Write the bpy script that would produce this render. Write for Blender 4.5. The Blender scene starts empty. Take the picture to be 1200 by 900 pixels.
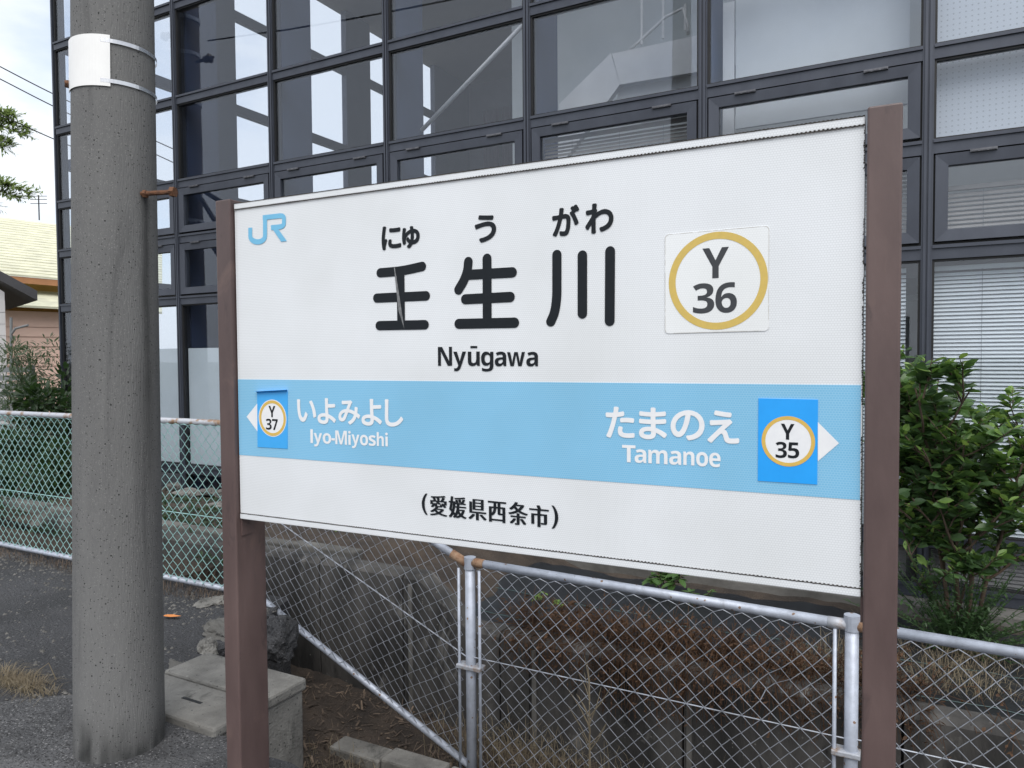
import bpy, bmesh, math, random
import numpy as np
from mathutils import Vector, Matrix, Euler, noise as mnoise

random.seed(7)
rng = random.Random(11)
SC = bpy.context.scene
COL = SC.collection
RAD = math.radians

# ------------------------------------------------------------------ camera
FPX, YAW, PITCH, ROLL = 870.43, RAD(28.22), RAD(1.9915), RAD(-0.40)
EYE = Vector((0, 0, 1.5))
_cy, _sy = math.cos(YAW), math.sin(YAW)
FWD = Vector((-_sy * math.cos(PITCH), _cy * math.cos(PITCH), -math.sin(PITCH)))
_r = Vector((_cy, _sy, 0)); _u = _r.cross(FWD)
RIGHT = _r * math.cos(ROLL) + _u * math.sin(ROLL)
UP = _u * math.cos(ROLL) - _r * math.sin(ROLL)
cd = bpy.data.cameras.new('camera'); cam = bpy.data.objects.new('camera', cd); COL.objects.link(cam)
cd.sensor_width = 36; cd.lens = FPX / 1200 * 36; cd.clip_start = 0.05; cd.clip_end = 2000
cam.matrix_world = Matrix.Translation(EYE) @ Matrix((RIGHT, UP, -FWD)).transposed().to_4x4()
SC.camera = cam

# ------------------------------------------------------------------ sky, sun, exposure
SUN_EL, SUN_AZ = RAD(52), RAD(150)          # azimuth measured from +y towards +x
w = bpy.data.worlds.new('World'); SC.world = w; w.use_nodes = True
nt = w.node_tree; N = nt.nodes; L = nt.links
bg = N['Background']
sky = N.new('ShaderNodeTexSky'); sky.sky_type = 'NISHITA'; sky.sun_disc = False
sky.sun_elevation = SUN_EL; sky.sun_rotation = SUN_AZ; sky.dust_density = 2.0; sky.air_density = 1.0
tc = N.new('ShaderNodeTexCoord')
mp = N.new('ShaderNodeMapping'); mp.inputs['Scale'].default_value = (1.0, 1.0, 2.6)
ns = N.new('ShaderNodeTexNoise'); ns.inputs['Scale'].default_value = 2.3; ns.inputs['Detail'].default_value = 7
ns.inputs['Roughness'].default_value = 0.55
rp = N.new('ShaderNodeValToRGB'); rp.color_ramp.elements[0].position = 0.30; rp.color_ramp.elements[1].position = 0.48
rp.color_ramp.elements[0].color = (0.42, 0.42, 0.42, 1); rp.color_ramp.elements[1].color = (0.93, 0.93, 0.93, 1)
mx = N.new('ShaderNodeMix'); mx.data_type = 'RGBA'
mx.inputs['B'].default_value = (4.85, 5.05, 5.35, 1)
L.new(tc.outputs['Generated'], mp.inputs['Vector']); L.new(mp.outputs['Vector'], ns.inputs['Vector'])
L.new(ns.outputs['Fac'], rp.inputs['Fac']); L.new(rp.outputs['Color'], mx.inputs['Factor'])
L.new(sky.outputs['Color'], mx.inputs['A']); L.new(mx.outputs['Result'], bg.inputs['Color'])
bg.inputs['Strength'].default_value = 0.12

sd = bpy.data.lights.new('sun', 'SUN'); sd.energy = 1.5; sd.angle = RAD(50); sd.color = (1.0, 0.965, 0.92)
sun = bpy.data.objects.new('sun', sd); COL.objects.link(sun)
_sd = Vector((math.sin(SUN_AZ) * math.cos(SUN_EL), math.cos(SUN_AZ) * math.cos(SUN_EL), math.sin(SUN_EL)))
sun.rotation_euler = _sd.to_track_quat('Z', 'Y').to_euler()
SC.view_settings.view_transform = 'Standard'; SC.view_settings.look = 'None'
SC.view_settings.gamma = 1; SC.view_settings.use_curve_mapping = False
SC.view_settings.exposure = 0.92

# ------------------------------------------------------------------ pixel helpers (photo pixels, 1200 x 900)
def ray(px, py):
    return FWD + RIGHT * ((px - 600) / FPX) - UP * ((py - 450) / FPX)
def at_y(px, py, y):
    d = ray(px, py); return EYE + d * (y / d.y)
def at_z(px, py, z):
    d = ray(px, py); return EYE + d * ((z - EYE.z) / d.z)
def at_depth(px, py, dep):
    return EYE + ray(px, py) * dep

# ------------------------------------------------------------------ materials
MATS = {}
def node_mat(name):
    m = bpy.data.materials.new(name); m.use_nodes = True
    MATS[name] = m
    t = m.node_tree
    return m, t.nodes, t.links, t.nodes['Principled BSDF']
def pmat(name, c1, c2=None, scale=8, rough=0.7, bump=0.0, bscale=None, metal=0.0, detail=6, lo=0.35, hi=0.65,
         spec=0.5, stretch=(1, 1, 1), speck=None, rough2=None, attr=None, trans=None, patch=None):
    """noise mottled principled; speck=(scale, dark colour, light colour, amount); attr=(name,colour) stain mask"""
    m, N, L, P = node_mat(name)
    c2 = c2 or tuple(x * 0.8 for x in c1)
    tc = N.new('ShaderNodeTexCoord'); mp = N.new('ShaderNodeMapping'); mp.inputs['Scale'].default_value = stretch
    L.new(tc.outputs['Object'], mp.inputs['Vector'])
    n = N.new('ShaderNodeTexNoise'); n.inputs['Scale'].default_value = scale; n.inputs['Detail'].default_value = detail
    n.inputs['Roughness'].default_value = 0.6
    L.new(mp.outputs['Vector'], n.inputs['Vector'])
    r = N.new('ShaderNodeValToRGB'); r.color_ramp.elements[0].position = lo; r.color_ramp.elements[1].position = hi
    r.color_ramp.elements[0].color = (*c2, 1); r.color_ramp.elements[1].color = (*c1, 1)
    L.new(n.outputs['Fac'], r.inputs['Fac'])
    col = r.outputs['Color']
    if speck:
        for k, (sc_, c, lo_, hi_) in enumerate(speck):
            v = N.new('ShaderNodeTexVoronoi'); v.inputs['Scale'].default_value = sc_
            L.new(tc.outputs['Object'], v.inputs['Vector'])
            sx = N.new('ShaderNodeSeparateColor'); L.new(v.outputs['Color'], sx.inputs['Color'])
            a = N.new('ShaderNodeMath'); a.operation = 'GREATER_THAN'; a.inputs[1].default_value = lo_
            L.new(sx.outputs[k % 3], a.inputs[0])
            d = N.new('ShaderNodeMath'); d.operation = 'LESS_THAN'; d.inputs[1].default_value = hi_
            L.new(v.outputs['Distance'], d.inputs[0])
            mu = N.new('ShaderNodeMath'); mu.operation = 'MULTIPLY'
            L.new(a.outputs[0], mu.inputs[0]); L.new(d.outputs[0], mu.inputs[1])
            x = N.new('ShaderNodeMix'); x.data_type = 'RGBA'; x.inputs['B'].default_value = (*c, 1)
            L.new(mu.outputs[0], x.inputs['Factor']); L.new(col, x.inputs['A']); col = x.outputs['Result']
    for (ps, pc, plo, phi, pst) in (patch or []):
        pmn = N.new('ShaderNodeMapping'); pmn.inputs['Scale'].default_value = pst; pmn.inputs['Location'].default_value = (ps, ps * 2, 1.3)
        L.new(tc.outputs['Object'], pmn.inputs['Vector'])
        pn = N.new('ShaderNodeTexNoise'); pn.inputs['Scale'].default_value = ps; pn.inputs['Detail'].default_value = 8; pn.inputs['Roughness'].default_value = 0.65
        pn.inputs['Distortion'].default_value = 0.6
        L.new(pmn.outputs['Vector'], pn.inputs['Vector'])
        pr = N.new('ShaderNodeMapRange'); pr.inputs['From Min'].default_value = plo; pr.inputs['From Max'].default_value = phi
        L.new(pn.outputs['Fac'], pr.inputs['Value'])
        x = N.new('ShaderNodeMix'); x.data_type = 'RGBA'; x.inputs['B'].default_value = (*pc, 1)
        L.new(pr.outputs['Result'], x.inputs['Factor']); L.new(col, x.inputs['A']); col = x.outputs['Result']
    if attr:
        at = N.new('ShaderNodeAttribute'); at.attribute_name = attr[0]
        n2 = N.new('ShaderNodeTexNoise'); n2.inputs['Scale'].default_value = 9; n2.inputs['Detail'].default_value = 8
        L.new(tc.outputs['Object'], n2.inputs['Vector'])
        r2 = N.new('ShaderNodeMapRange'); r2.inputs['From Min'].default_value = 0.3; r2.inputs['From Max'].default_value = 0.7
        r2.inputs['To Min'].default_value = 0.65; r2.inputs['To Max'].default_value = 1.0
        L.new(n2.outputs['Fac'], r2.inputs['Value'])
        mu = N.new('ShaderNodeMath'); mu.operation = 'MULTIPLY'
        L.new(at.outputs['Fac'], mu.inputs[0]); L.new(r2.outputs['Result'], mu.inputs[1])
        x = N.new('ShaderNodeMix'); x.data_type = 'RGBA'; x.inputs['B'].default_value = (*attr[1], 1)
        L.new(mu.outputs[0], x.inputs['Factor']); L.new(col, x.inputs['A']); col = x.outputs['Result']
    L.new(col, P.inputs['Base Color'])
    P.inputs['Roughness'].default_value = rough; P.inputs['Metallic'].default_value = metal
    P.inputs['Specular IOR Level'].default_value = spec
    if rough2 is not None:
        mr = N.new('ShaderNodeMapRange'); mr.inputs['To Min'].default_value = rough; mr.inputs['To Max'].default_value = rough2
        L.new(n.outputs['Fac'], mr.inputs['Value']); L.new(mr.outputs['Result'], P.inputs['Roughness'])
    if bump:
        nb = N.new('ShaderNodeTexNoise'); nb.inputs['Scale'].default_value = bscale or scale * 4; nb.inputs['Detail'].default_value = 5
        L.new(mp.outputs['Vector'], nb.inputs['Vector'])
        b = N.new('ShaderNodeBump'); b.inputs['Strength'].default_value = bump; b.inputs['Distance'].default_value = 0.02 if name.startswith('asphalt') else 0.01
        L.new(nb.outputs['Fac'], b.inputs['Height']); L.new(b.outputs['Normal'], P.inputs['Normal'])
    if trans:
        out = N['Material Output']
        tr = N.new('ShaderNodeBsdfTranslucent'); tr.inputs['Color'].default_value = (*trans, 1)
        ad = N.new('ShaderNodeMixShader'); ad.inputs['Fac'].default_value = 0.35
        L.new(P.outputs[0], ad.inputs[1]); L.new(tr.outputs[0], ad.inputs[2]); L.new(ad.outputs[0], out.inputs['Surface'])
    return m

pmat('concrete_pole', (0.156, 0.156, 0.154), (0.094, 0.094, 0.095), 5.0, 0.88, 0.35, 190, stretch=(1, 1, 0.16), lo=0.28, hi=0.72,
     speck=[(190, (0.20, 0.20, 0.195), 0.84, 0.34), (150, (0.018, 0.018, 0.018), 0.88, 0.32), (330, (0.155, 0.155, 0.15), 0.6, 0.4), (70, (0.016, 0.016, 0.016), 0.955, 0.22)],
     attr=('stain', (0.016, 0.017, 0.017)),
     patch=[(7, (0.045, 0.046, 0.048), 0.56, 0.80, (1, 1, .10)), (5, (0.17, 0.17, 0.168), 0.60, 0.85, (1, 1, .2)), (30, (0.03, 0.03, 0.03), 0.72, 0.78, (1, 1, 1))])
pmat('brown_paint', (0.128, 0.086, 0.080), (0.058, 0.038, 0.037), 7, 0.28, 0.12, 40, rough2=0.66, stretch=(1, 1, 0.3), lo=0.25, hi=0.78, detail=9,
     patch=[(9, (0.030, 0.022, 0.024), 0.60, 0.74, (1, 1, .5)), (5, (0.165, 0.108, 0.090), 0.60, 0.80, (1, 1, .7)), (42, (0.10, 0.035, 0.018), 0.73, 0.76, (1, 1, .6))])
pmat('white_plastic', (0.80, 0.80, 0.79), (0.74, 0.74, 0.73), 6, 0.4)
pmat('steel_band', (0.62, 0.63, 0.64), (0.5, 0.5, 0.52), 20, 0.25, metal=1.0)
pmat('rust', (0.17, 0.075, 0.035), (0.07, 0.035, 0.022), 40, 0.9, 0.5, 120)
pmat('rust_light', (0.30, 0.20, 0.13), (0.19, 0.10, 0.055), 30, 0.85, 0.3, 90)
pmat('galvanised', (0.45, 0.49, 0.57), (0.34, 0.37, 0.43), 18, 0.5, 0.10, 120, metal=0.3, patch=[(14, (0.28, 0.30, 0.34), 0.58, 0.7, (1, 1, .4)), (30, (0.20, 0.12, 0.07), 0.70, 0.74, (1, 1, 1))],
     speck=[(60, (0.20, 0.13, 0.09), 0.95, 0.4)])
pmat('galvanised_rusty', (0.42, 0.44, 0.48), (0.26, 0.17, 0.11), 12, 0.6, 0.2, 80, metal=0.3, lo=0.38, hi=0.50)
pmat('wire_galvanised', (0.47, 0.50, 0.56), (0.30, 0.32, 0.36), 12, 0.45, metal=0.3)
pmat('wire_green', (0.34, 0.55, 0.54), (0.24, 0.43, 0.42), 12, 0.45)
pmat('concrete_wall', (0.105, 0.10, 0.094), (0.020, 0.0195, 0.019), 3.4, 0.92, 0.6, 45, stretch=(1, 1, 0.30), lo=0.36, hi=0.72, detail=10, patch=[(5, (0.17, 0.165, 0.155), 0.60, 0.72, (1, 1, .6)), (11, (0.012, 0.012, 0.012), 0.58, 0.70, (1, 1, .25))], speck=[(55, (0.15, 0.145, 0.135), 0.965, 0.25), (23, (0.012, 0.012, 0.012), 0.95, 0.2)])
pmat('concrete_light', (0.215, 0.21, 0.195), (0.11, 0.107, 0.10), 5, 0.9, 0.5, 90, patch=[(7, (0.055, 0.054, 0.05), 0.56, 0.70, (1, 1, .6)), (12, (0.29, 0.285, 0.27), 0.64, 0.74, (1, 1, 1))],
     speck=[(70, (0.07, 0.07, 0.065), 0.93, 0.3)])
pmat('concrete_plinth', (0.15, 0.145, 0.135), (0.07, 0.068, 0.063), 3, 0.9, 0.3, 50)
pmat('asphalt_far', (0.050, 0.051, 0.056), (0.026, 0.027, 0.030), 1.6, 0.9, 1.0, 70, patch=[(1.3, (0.075, 0.075, 0.078), 0.52, 0.75, (1, 1, 1)), (9, (0.012, 0.012, 0.013), 0.62, 0.72, (1, 1, 1)), (4, (0.085, 0.075, 0.06), 0.68, 0.8, (1, 1, 1))],
     speck=[(170, (0.13, 0.13, 0.135), 0.86, 0.32), (80, (0.010, 0.010, 0.011), 0.80, 0.36), (45, (0.085, 0.086, 0.09), 0.92, 0.3)])
pmat('asphalt_near', (0.090, 0.091, 0.096), (0.044, 0.045, 0.048), 3, 0.9, 1.0, 75, patch=[(14, (0.018, 0.018, 0.019), 0.58, 0.70, (1, 1, 1)), (2, (0.13, 0.13, 0.132), 0.55, 0.8, (1, 1, 1))],
     speck=[(150, (0.24, 0.24, 0.245), 0.82, 0.32), (95, (0.014, 0.014, 0.015), 0.62, 0.42), (60, (0.17, 0.17, 0.172), 0.9, 0.3)])
pmat('soil', (0.060, 0.045, 0.034), (0.028, 0.022, 0.018), 5, 1.0, 0.9, 60)
pmat('grass_ground', (0.075, 0.085, 0.045), (0.05, 0.045, 0.03), 1.2, 1.0, 0.6, 30)
pmat('black_sheet', (0.012, 0.014, 0.017), (0.008, 0.009, 0.011), 6, 0.55, 0.15, 200)
pmat('thread_teal', (0.05, 0.10, 0.10), None, 10, 0.6)
pmat('dark_aluminium', (0.062, 0.070, 0.090), (0.048, 0.054, 0.071), 6, 0.38, metal=0.35, stretch=(1, 1, .3), rough2=0.5)
pmat('gasket', (0.008, 0.008, 0.009), None, 6, 0.6)
pmat('hinge_metal', (0.16, 0.16, 0.17), (0.10, 0.10, 0.11), 30, 0.35, metal=0.8)
pmat('column_slate', (0.070, 0.083, 0.130), (0.058, 0.070, 0.112), 2, 0.6)
pmat('fin_blue', (0.055, 0.075, 0.135), (0.047, 0.065, 0.12), 2, 0.6)
pmat('interior_wall', (0.62, 0.64, 0.63), (0.56, 0.58, 0.57), 1.5, 0.8)
pmat('interior_back', (0.25, 0.25, 0.29), (0.21, 0.21, 0.25), 1.2, 0.85)
pmat('interior_floor', (0.16, 0.15, 0.14), (0.12, 0.115, 0.11), 2, 0.7)
pmat('interior_ceiling', (0.30, 0.28, 0.27), (0.27, 0.25, 0.245), 1.0, 0.9)
pmat('stair_panel', (0.80, 0.79, 0.77), (0.72, 0.71, 0.70), 3, 0.6)
pmat('white_board', (0.72, 0.74, 0.74), (0.66, 0.68, 0.68), 2, 0.7)
pmat('curtain', (0.24, 0.17, 0.22), (0.17, 0.125, 0.165), 6, 0.9, stretch=(6, 6, .2))
pmat('brace_metal', (0.78, 0.77, 0.75), (0.68, 0.67, 0.66), 12, 0.5)
pmat('frosted_film', (0.66, 0.70, 0.70), (0.58, 0.62, 0.62), 1.5, 0.6)
pmat('blind_white', (0.84, 0.87, 0.86), (0.78, 0.81, 0.80), 5, 0.5)
pmat('blind_brown', (0.36, 0.33, 0.30), (0.30, 0.275, 0.25), 5, 0.6)
pmat('leaf_dark', (0.064, 0.118, 0.046), (0.040, 0.080, 0.033), 3, 0.42, trans=(0.10, 0.20, 0.04))
pmat('leaf_mid', (0.105, 0.195, 0.058), (0.07, 0.14, 0.045), 3, 0.38, trans=(0.13, 0.25, 0.04))
pmat('leaf_young', (0.19, 0.31, 0.075), (0.14, 0.24, 0.06), 3, 0.42, trans=(0.28, 0.42, 0.08))
pmat('bush_leaf', (0.035, 0.070, 0.026), (0.018, 0.038, 0.018), 2, 0.5, trans=(0.05, 0.10, 0.02))
pmat('needle', (0.22, 0.29, 0.11), (0.15, 0.21, 0.08), 3, 0.6, trans=(0.34, 0.45, 0.14))
pmat('olive_leaf', (0.11, 0.15, 0.085), (0.07, 0.10, 0.06), 3, 0.55, trans=(0.10, 0.15, 0.06))
pmat('bark', (0.12, 0.085, 0.06), (0.07, 0.05, 0.036), 14, 0.95, 0.6, 60)
pmat('bark_grey', (0.15, 0.13, 0.115), (0.09, 0.08, 0.07), 14, 0.95, 0.6, 60)
pmat('dry_weed', (0.135, 0.075, 0.042), (0.07, 0.04, 0.026), 3, 0.95, trans=(0.10, 0.05, 0.02))
pmat('dry_straw', (0.29, 0.245, 0.17), (0.17, 0.14, 0.10), 5, 0.9, trans=(0.2, 0.15, 0.07))
pmat('litter', (0.17, 0.125, 0.09), (0.05, 0.038, 0.03), 9, 0.95, lo=0.42, hi=0.62)
pmat('orange_leaf', (0.62, 0.24, 0.06), (0.5, 0.18, 0.05), 20, 0.7)
pmat('roof_yellow', (0.68, 0.67, 0.50), (0.48, 0.475, 0.37), 2.6, 0.75, stretch=(1, 1, 5), lo=0.3, hi=0.7)
pmat('fascia_orange', (0.42, 0.20, 0.09), (0.36, 0.17, 0.08), 3, 0.7)
pmat('ochre_wall', (0.52, 0.33, 0.10), (0.46, 0.29, 0.09), 2, 0.8)
pmat('pink_siding', (0.82, 0.58, 0.48), (0.77, 0.54, 0.45), 1.5, 0.75)
pmat('grey_siding', (0.48, 0.47, 0.47), (0.42, 0.41, 0.41), 1.5, 0.75)
pmat('dark_roof', (0.045, 0.045, 0.05), (0.03, 0.03, 0.034), 3, 0.7)
pmat('grey_slat', (0.20, 0.215, 0.22), (0.16, 0.17, 0.175), 3, 0.6)
pmat('cable_black', (0.015, 0.014, 0.014), None, 10, 0.6)
pmat('pole_dark', (0.12, 0.105, 0.09), (0.07, 0.062, 0.055), 4, 0.9, 0.2, 60)
pmat('porcelain', (0.10, 0.075, 0.06), None, 10, 0.3)
pmat('print_black', (0.010, 0.013, 0.017), (0.008, 0.011, 0.014), 60, 0.5, spec=0.22)
pmat('print_dim', (0.050, 0.054, 0.060), (0.042, 0.046, 0.052), 60, 0.5, spec=0.25)
pmat('print_white', (0.76, 0.77, 0.78), (0.72, 0.73, 0.75), 40, 0.45)
pmat('print_grey', (0.20, 0.205, 0.21), (0.10, 0.105, 0.11), 90, 0.6)
pmat('print_ring', (0.66, 0.44, 0.10), (0.60, 0.40, 0.09), 60, 0.4)
pmat('print_ring_pale', (0.60, 0.43, 0.105), (0.55, 0.40, 0.10), 120, 0.4)
pmat('patch_blue', (0.018, 0.34, 0.86), (0.016, 0.32, 0.82), 20, 0.35)
pmat('patch_blue_pale', (0.055, 0.38, 0.82), (0.045, 0.36, 0.78), 20, 0.35)
pmat('jr_blue', (0.16, 0.46, 0.68), (0.14, 0.43, 0.65), 50, 0.42)
pmat('seam_dark', (0.05, 0.042, 0.036), (0.02, 0.018, 0.016), 120, 0.9)
pmat('sticker_edge', (0.50, 0.49, 0.46), (0.74, 0.75, 0.76), 45, 0.5, lo=0.42, hi=0.5)

def sheeting(name, c, dark, rough):
    """retro-reflective sheeting: honeycomb cells as a staggered fine grid"""
    m, N, L, P = node_mat(name)
    tc = N.new('ShaderNodeTexCoord'); mp = N.new('ShaderNodeMapping')
    mp.inputs['Rotation'].default_value = (RAD(90), 0, 0)
    L.new(tc.outputs['Object'], mp.inputs['Vector'])
    b = N.new('ShaderNodeTexBrick'); b.offset = 0.5; b.inputs['Scale'].default_value = 1
    b.inputs['Brick Width'].default_value = 0.0052; b.inputs['Row Height'].default_value = 0.0045
    b.inputs['Mortar Size'].default_value = 0.0007; b.inputs['Mortar Smooth'].default_value = 0.6
    b.inputs['Color1'].default_value = (*c, 1); b.inputs['Color2'].default_value = tuple(x * .985 for x in c) + (1,)
    b.inputs['Mortar'].default_value = (*dark, 1)
    L.new(mp.outputs['Vector'], b.inputs['Vector'])
    n = N.new('ShaderNodeTexNoise'); n.inputs['Scale'].default_value = 3.0; n.inputs['Detail'].default_value = 4
    L.new(tc.outputs['Object'], n.inputs['Vector'])
    r = N.new('ShaderNodeValToRGB'); r.color_ramp.elements[0].color = (0.93, 0.93, 0.92, 1); r.color_ramp.elements[1].color = (1, 1, 1, 1)
    r.color_ramp.elements[0].position = 0.35; r.color_ramp.elements[1].position = 0.6
    L.new(n.outputs['Fac'], r.inputs['Fac'])
    x = N.new('ShaderNodeMix'); x.data_type = 'RGBA'; x.blend_type = 'MULTIPLY'; x.inputs['Factor'].default_value = 1
    L.new(b.outputs['Color'], x.inputs['A']); L.new(r.outputs['Color'], x.inputs['B'])
    L.new(x.outputs['Result'], P.inputs['Base Color'])
    P.inputs['Roughness'].default_value = rough; P.inputs['Specular IOR Level'].default_value = 0.45
    return m
sheeting('sheet_white', (0.735, 0.76, 0.785), (0.615, 0.635, 0.66), 0.13)
sheeting('sheet_blue', (0.19, 0.47, 0.70), (0.30, 0.55, 0.74), 0.14)
sheeting('sheet_sticker', (0.78, 0.80, 0.81), (0.70, 0.72, 0.73), 0.28)

def glass(name, tint, ior=0.05, rough=0.0):
    m, N, L, P = node_mat(name)
    N.remove(P)
    out = N['Material Output']
    tr = N.new('ShaderNodeBsdfTransparent'); tr.inputs['Color'].default_value = (*tint, 1)
    gl = N.new('ShaderNodeBsdfGlossy'); gl.inputs['Roughness'].default_value = rough
    gl.inputs['Color'].default_value = (0.92, 0.95, 1.0, 1)
    lw = N.new('ShaderNodeLayerWeight'); lw.inputs['Blend'].default_value = 0.5
    pw = N.new('ShaderNodeMath'); pw.operation = 'POWER'; pw.inputs[1].default_value = 5; L.new(lw.outputs['Facing'], pw.inputs[0])
    fr = N.new('ShaderNodeMath'); fr.operation = 'MULTIPLY_ADD'; fr.inputs[1].default_value = 1 - ior; fr.inputs[2].default_value = ior
    L.new(pw.outputs[0], fr.inputs[0])
    tc = N.new('ShaderNodeTexCoord'); nn = N.new('ShaderNodeTexNoise'); nn.inputs['Scale'].default_value = 0.9
    L.new(tc.outputs['Object'], nn.inputs['Vector'])
    bp = N.new('ShaderNodeBump'); bp.inputs['Strength'].default_value = 0.02; bp.inputs['Distance'].default_value = 0.05
    L.new(nn.outputs['Fac'], bp.inputs['Height']); L.new(bp.outputs['Normal'], gl.inputs['Normal'])
    mx = N.new('ShaderNodeMixShader'); L.new(fr.outputs[0], mx.inputs[0]); L.new(tr.outputs[0], mx.inputs[1]); L.new(gl.outputs[0], mx.inputs[2])
    L.new(mx.outputs[0], out.inputs['Surface'])
    return m
glass('glass', (0.88, 0.90, 0.925), 0.05)
glass('glass_side', (0.95, 0.96, 0.97), 0.03)

def perforated(name):
    m, N, L, P = node_mat(name)
    tc = N.new('ShaderNodeTexCoord')
    mp = N.new('ShaderNodeMapping'); mp.inputs['Rotation'].default_value = (RAD(90), 0, 0); mp.inputs['Scale'].default_value = (28, 28, 28)
    L.new(tc.outputs['Object'], mp.inputs['Vector'])
    fr = N.new('ShaderNodeVectorMath'); fr.operation = 'FRACTION'; L.new(mp.outputs['Vector'], fr.inputs[0])
    sb = N.new('ShaderNodeVectorMath'); sb.operation = 'SUBTRACT'; sb.inputs[1].default_value = (.5, .5, 0); L.new(fr.outputs[0], sb.inputs[0])
    ml = N.new('ShaderNodeVectorMath'); ml.operation = 'MULTIPLY'; ml.inputs[1].default_value = (1, 1, 0); L.new(sb.outputs[0], ml.inputs[0])
    ln = N.new('ShaderNodeVectorMath'); ln.operation = 'LENGTH'; L.new(ml.outputs[0], ln.inputs[0])
    lt = N.new('ShaderNodeMath'); lt.operation = 'LESS_THAN'; lt.inputs[1].default_value = 0.15; L.new(ln.outputs['Value'], lt.inputs[0])
    x = N.new('ShaderNodeMix'); x.data_type = 'RGBA'; x.inputs['A'].default_value = (0.72, 0.74, 0.76, 1); x.inputs['B'].default_value = (0.50, 0.52, 0.54, 1)
    L.new(lt.outputs[0], x.inputs['Factor']); L.new(x.outputs['Result'], P.inputs['Base Color']); P.inputs['Roughness'].default_value = 0.8
    return m
perforated('perforated_board')

# ------------------------------------------------------------------ mesh helpers
class MB:
    def __init__(s): s.v = []; s.f = []
    def quad(s, a, b, c, d):
        n = len(s.v); s.v += [tuple(a), tuple(b), tuple(c), tuple(d)]; s.f.append((n, n + 1, n + 2, n + 3)); return s
    def poly(s, pts):
        n = len(s.v); s.v += [tuple(p) for p in pts]; s.f.append(tuple(range(n, n + len(pts)))); return s
    def box(s, x0, x1, y0, y1, z0, z1):
        n = len(s.v)
        s.v += [(x0, y0, z0), (x1, y0, z0), (x1, y1, z0), (x0, y1, z0), (x0, y0, z1), (x1, y0, z1), (x1, y1, z1), (x0, y1, z1)]
        for f in ((0, 3, 2, 1), (4, 5, 6, 7), (0, 1, 5, 4), (1, 2, 6, 5), (2, 3, 7, 6), (3, 0, 4, 7)):
            s.f.append(tuple(n + i for i in f))
        return s
    def hexa(s, p):
        """8 points, bottom 0-3 counter-clockwise, top 4-7"""
        n = len(s.v); s.v += [tuple(q) for q in p]
        for f in ((0, 3, 2, 1), (4, 5, 6, 7), (0, 1, 5, 4), (1, 2, 6, 5), (2, 3, 7, 6), (3, 0, 4, 7)):
            s.f.append(tuple(n + i for i in f))
        return s
    def prism(s, pts, z0, z1):
        """pts: counter-clockwise xy polygon"""
        n = len(s.v); k = len(pts)
        s.v += [(x, y, z0) for x, y in pts] + [(x, y, z1) for x, y in pts]
        s.f.append(tuple(reversed(range(n, n + k)))); s.f.append(tuple(range(n + k, n + 2 * k)))
        for i in range(k):
            j = (i + 1) % k; s.f.append((n + i, n + j, n + k + j, n + k + i))
        return s
    def tube(s, pts, r, n=8, cap=True):
        pts = [Vector(p) for p in pts]
        rs = r if isinstance(r, (list, tuple)) else [r] * len(pts)
        base = len(s.v); prev = None
        for i, p in enumerate(pts):
            t = (pts[min(i + 1, len(pts) - 1)] - pts[max(i - 1, 0)])
            if t.length < 1e-9: t = Vector((0, 0, 1))
            t.normalize()
            if prev is None:
                a = Vector((0, 0, 1)) if abs(t.z) < 0.9 else Vector((1, 0, 0))
                u = t.cross(a).normalized()
            else:
                u = (prev - t * prev.dot(t))
                u = u.normalized() if u.length > 1e-6 else t.orthogonal().normalized()
            prev = u; v = t.cross(u)
            for k in range(n):
                a = 2 * math.pi * k / n
                s.v.append(tuple(p + (u * math.cos(a) + v * math.sin(a)) * rs[i]))
        for i in range(len(pts) - 1):
            for k in range(n):
                a = base + i * n + k; b = base + i * n + (k + 1) % n
                s.f.append((a, b, b + n, a + n))
        if cap:
            s.f.append(tuple(reversed(range(base, base + n)))); e = base + (len(pts) - 1) * n
            s.f.append(tuple(range(e, e + n)))
        return s
    def build(s, name, mat, parent=None, smooth=False, bevel=0):
        me = bpy.data.meshes.new(name); me.from_pydata(s.v, [], s.f); me.update()
        for m in (mat if isinstance(mat, (list, tuple)) else [mat]): me.materials.append(MATS[m])
        if smooth:
            me.polygons.foreach_set('use_smooth', [True] * len(me.polygons))
        o = bpy.data.objects.new(name, me); COL.objects.link(o)
        if bevel:
            b = o.modifiers.new('bevel', 'BEVEL'); b.width = bevel; b.segments = 2; b.limit_method = 'ANGLE'; b.angle_limit = RAD(40)
        if parent: o.parent = parent
        return o
def mesh_obj(name, me, parent=None):
    o = bpy.data.objects.new(name, me); COL.objects.link(o)
    if parent: o.parent = parent
    return o
def tag(o, label=None, cat=None, group=None, kind=None):
    if label: o['label'] = label
    if cat: o['category'] = cat
    if group: o['group'] = group
    if kind: o['kind'] = kind
    return o
def empty(name, loc=(0, 0, 0), label=None, cat=None, group=None, rz=0):
    o = bpy.data.objects.new(name, None); COL.objects.link(o); o.location = loc; o.rotation_euler = (0, 0, rz)
    o.empty_display_size = 0.1
    return tag(o, label, cat, group)
def smooth_curve(pts, n=6):
    P = [Vector(p) for p in pts]; out = []
    for i in range(len(P) - 1):
        a = P[max(i - 1, 0)]; b = P[i]; c = P[i + 1]; d = P[min(i + 2, len(P) - 1)]
        for k in range(n):
            t = k / n
            out.append(0.5 * ((2 * b) + (c - a) * t + (2 * a - 5 * b + 4 * c - d) * t * t + (3 * b - a - 3 * c + d) * t ** 3))
    out.append(P[-1]); return out
def fbm(x, y, z=0, o=4):
    return mnoise.fractal(Vector((x, y, z)), 1.0, 2.0, o)

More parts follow.
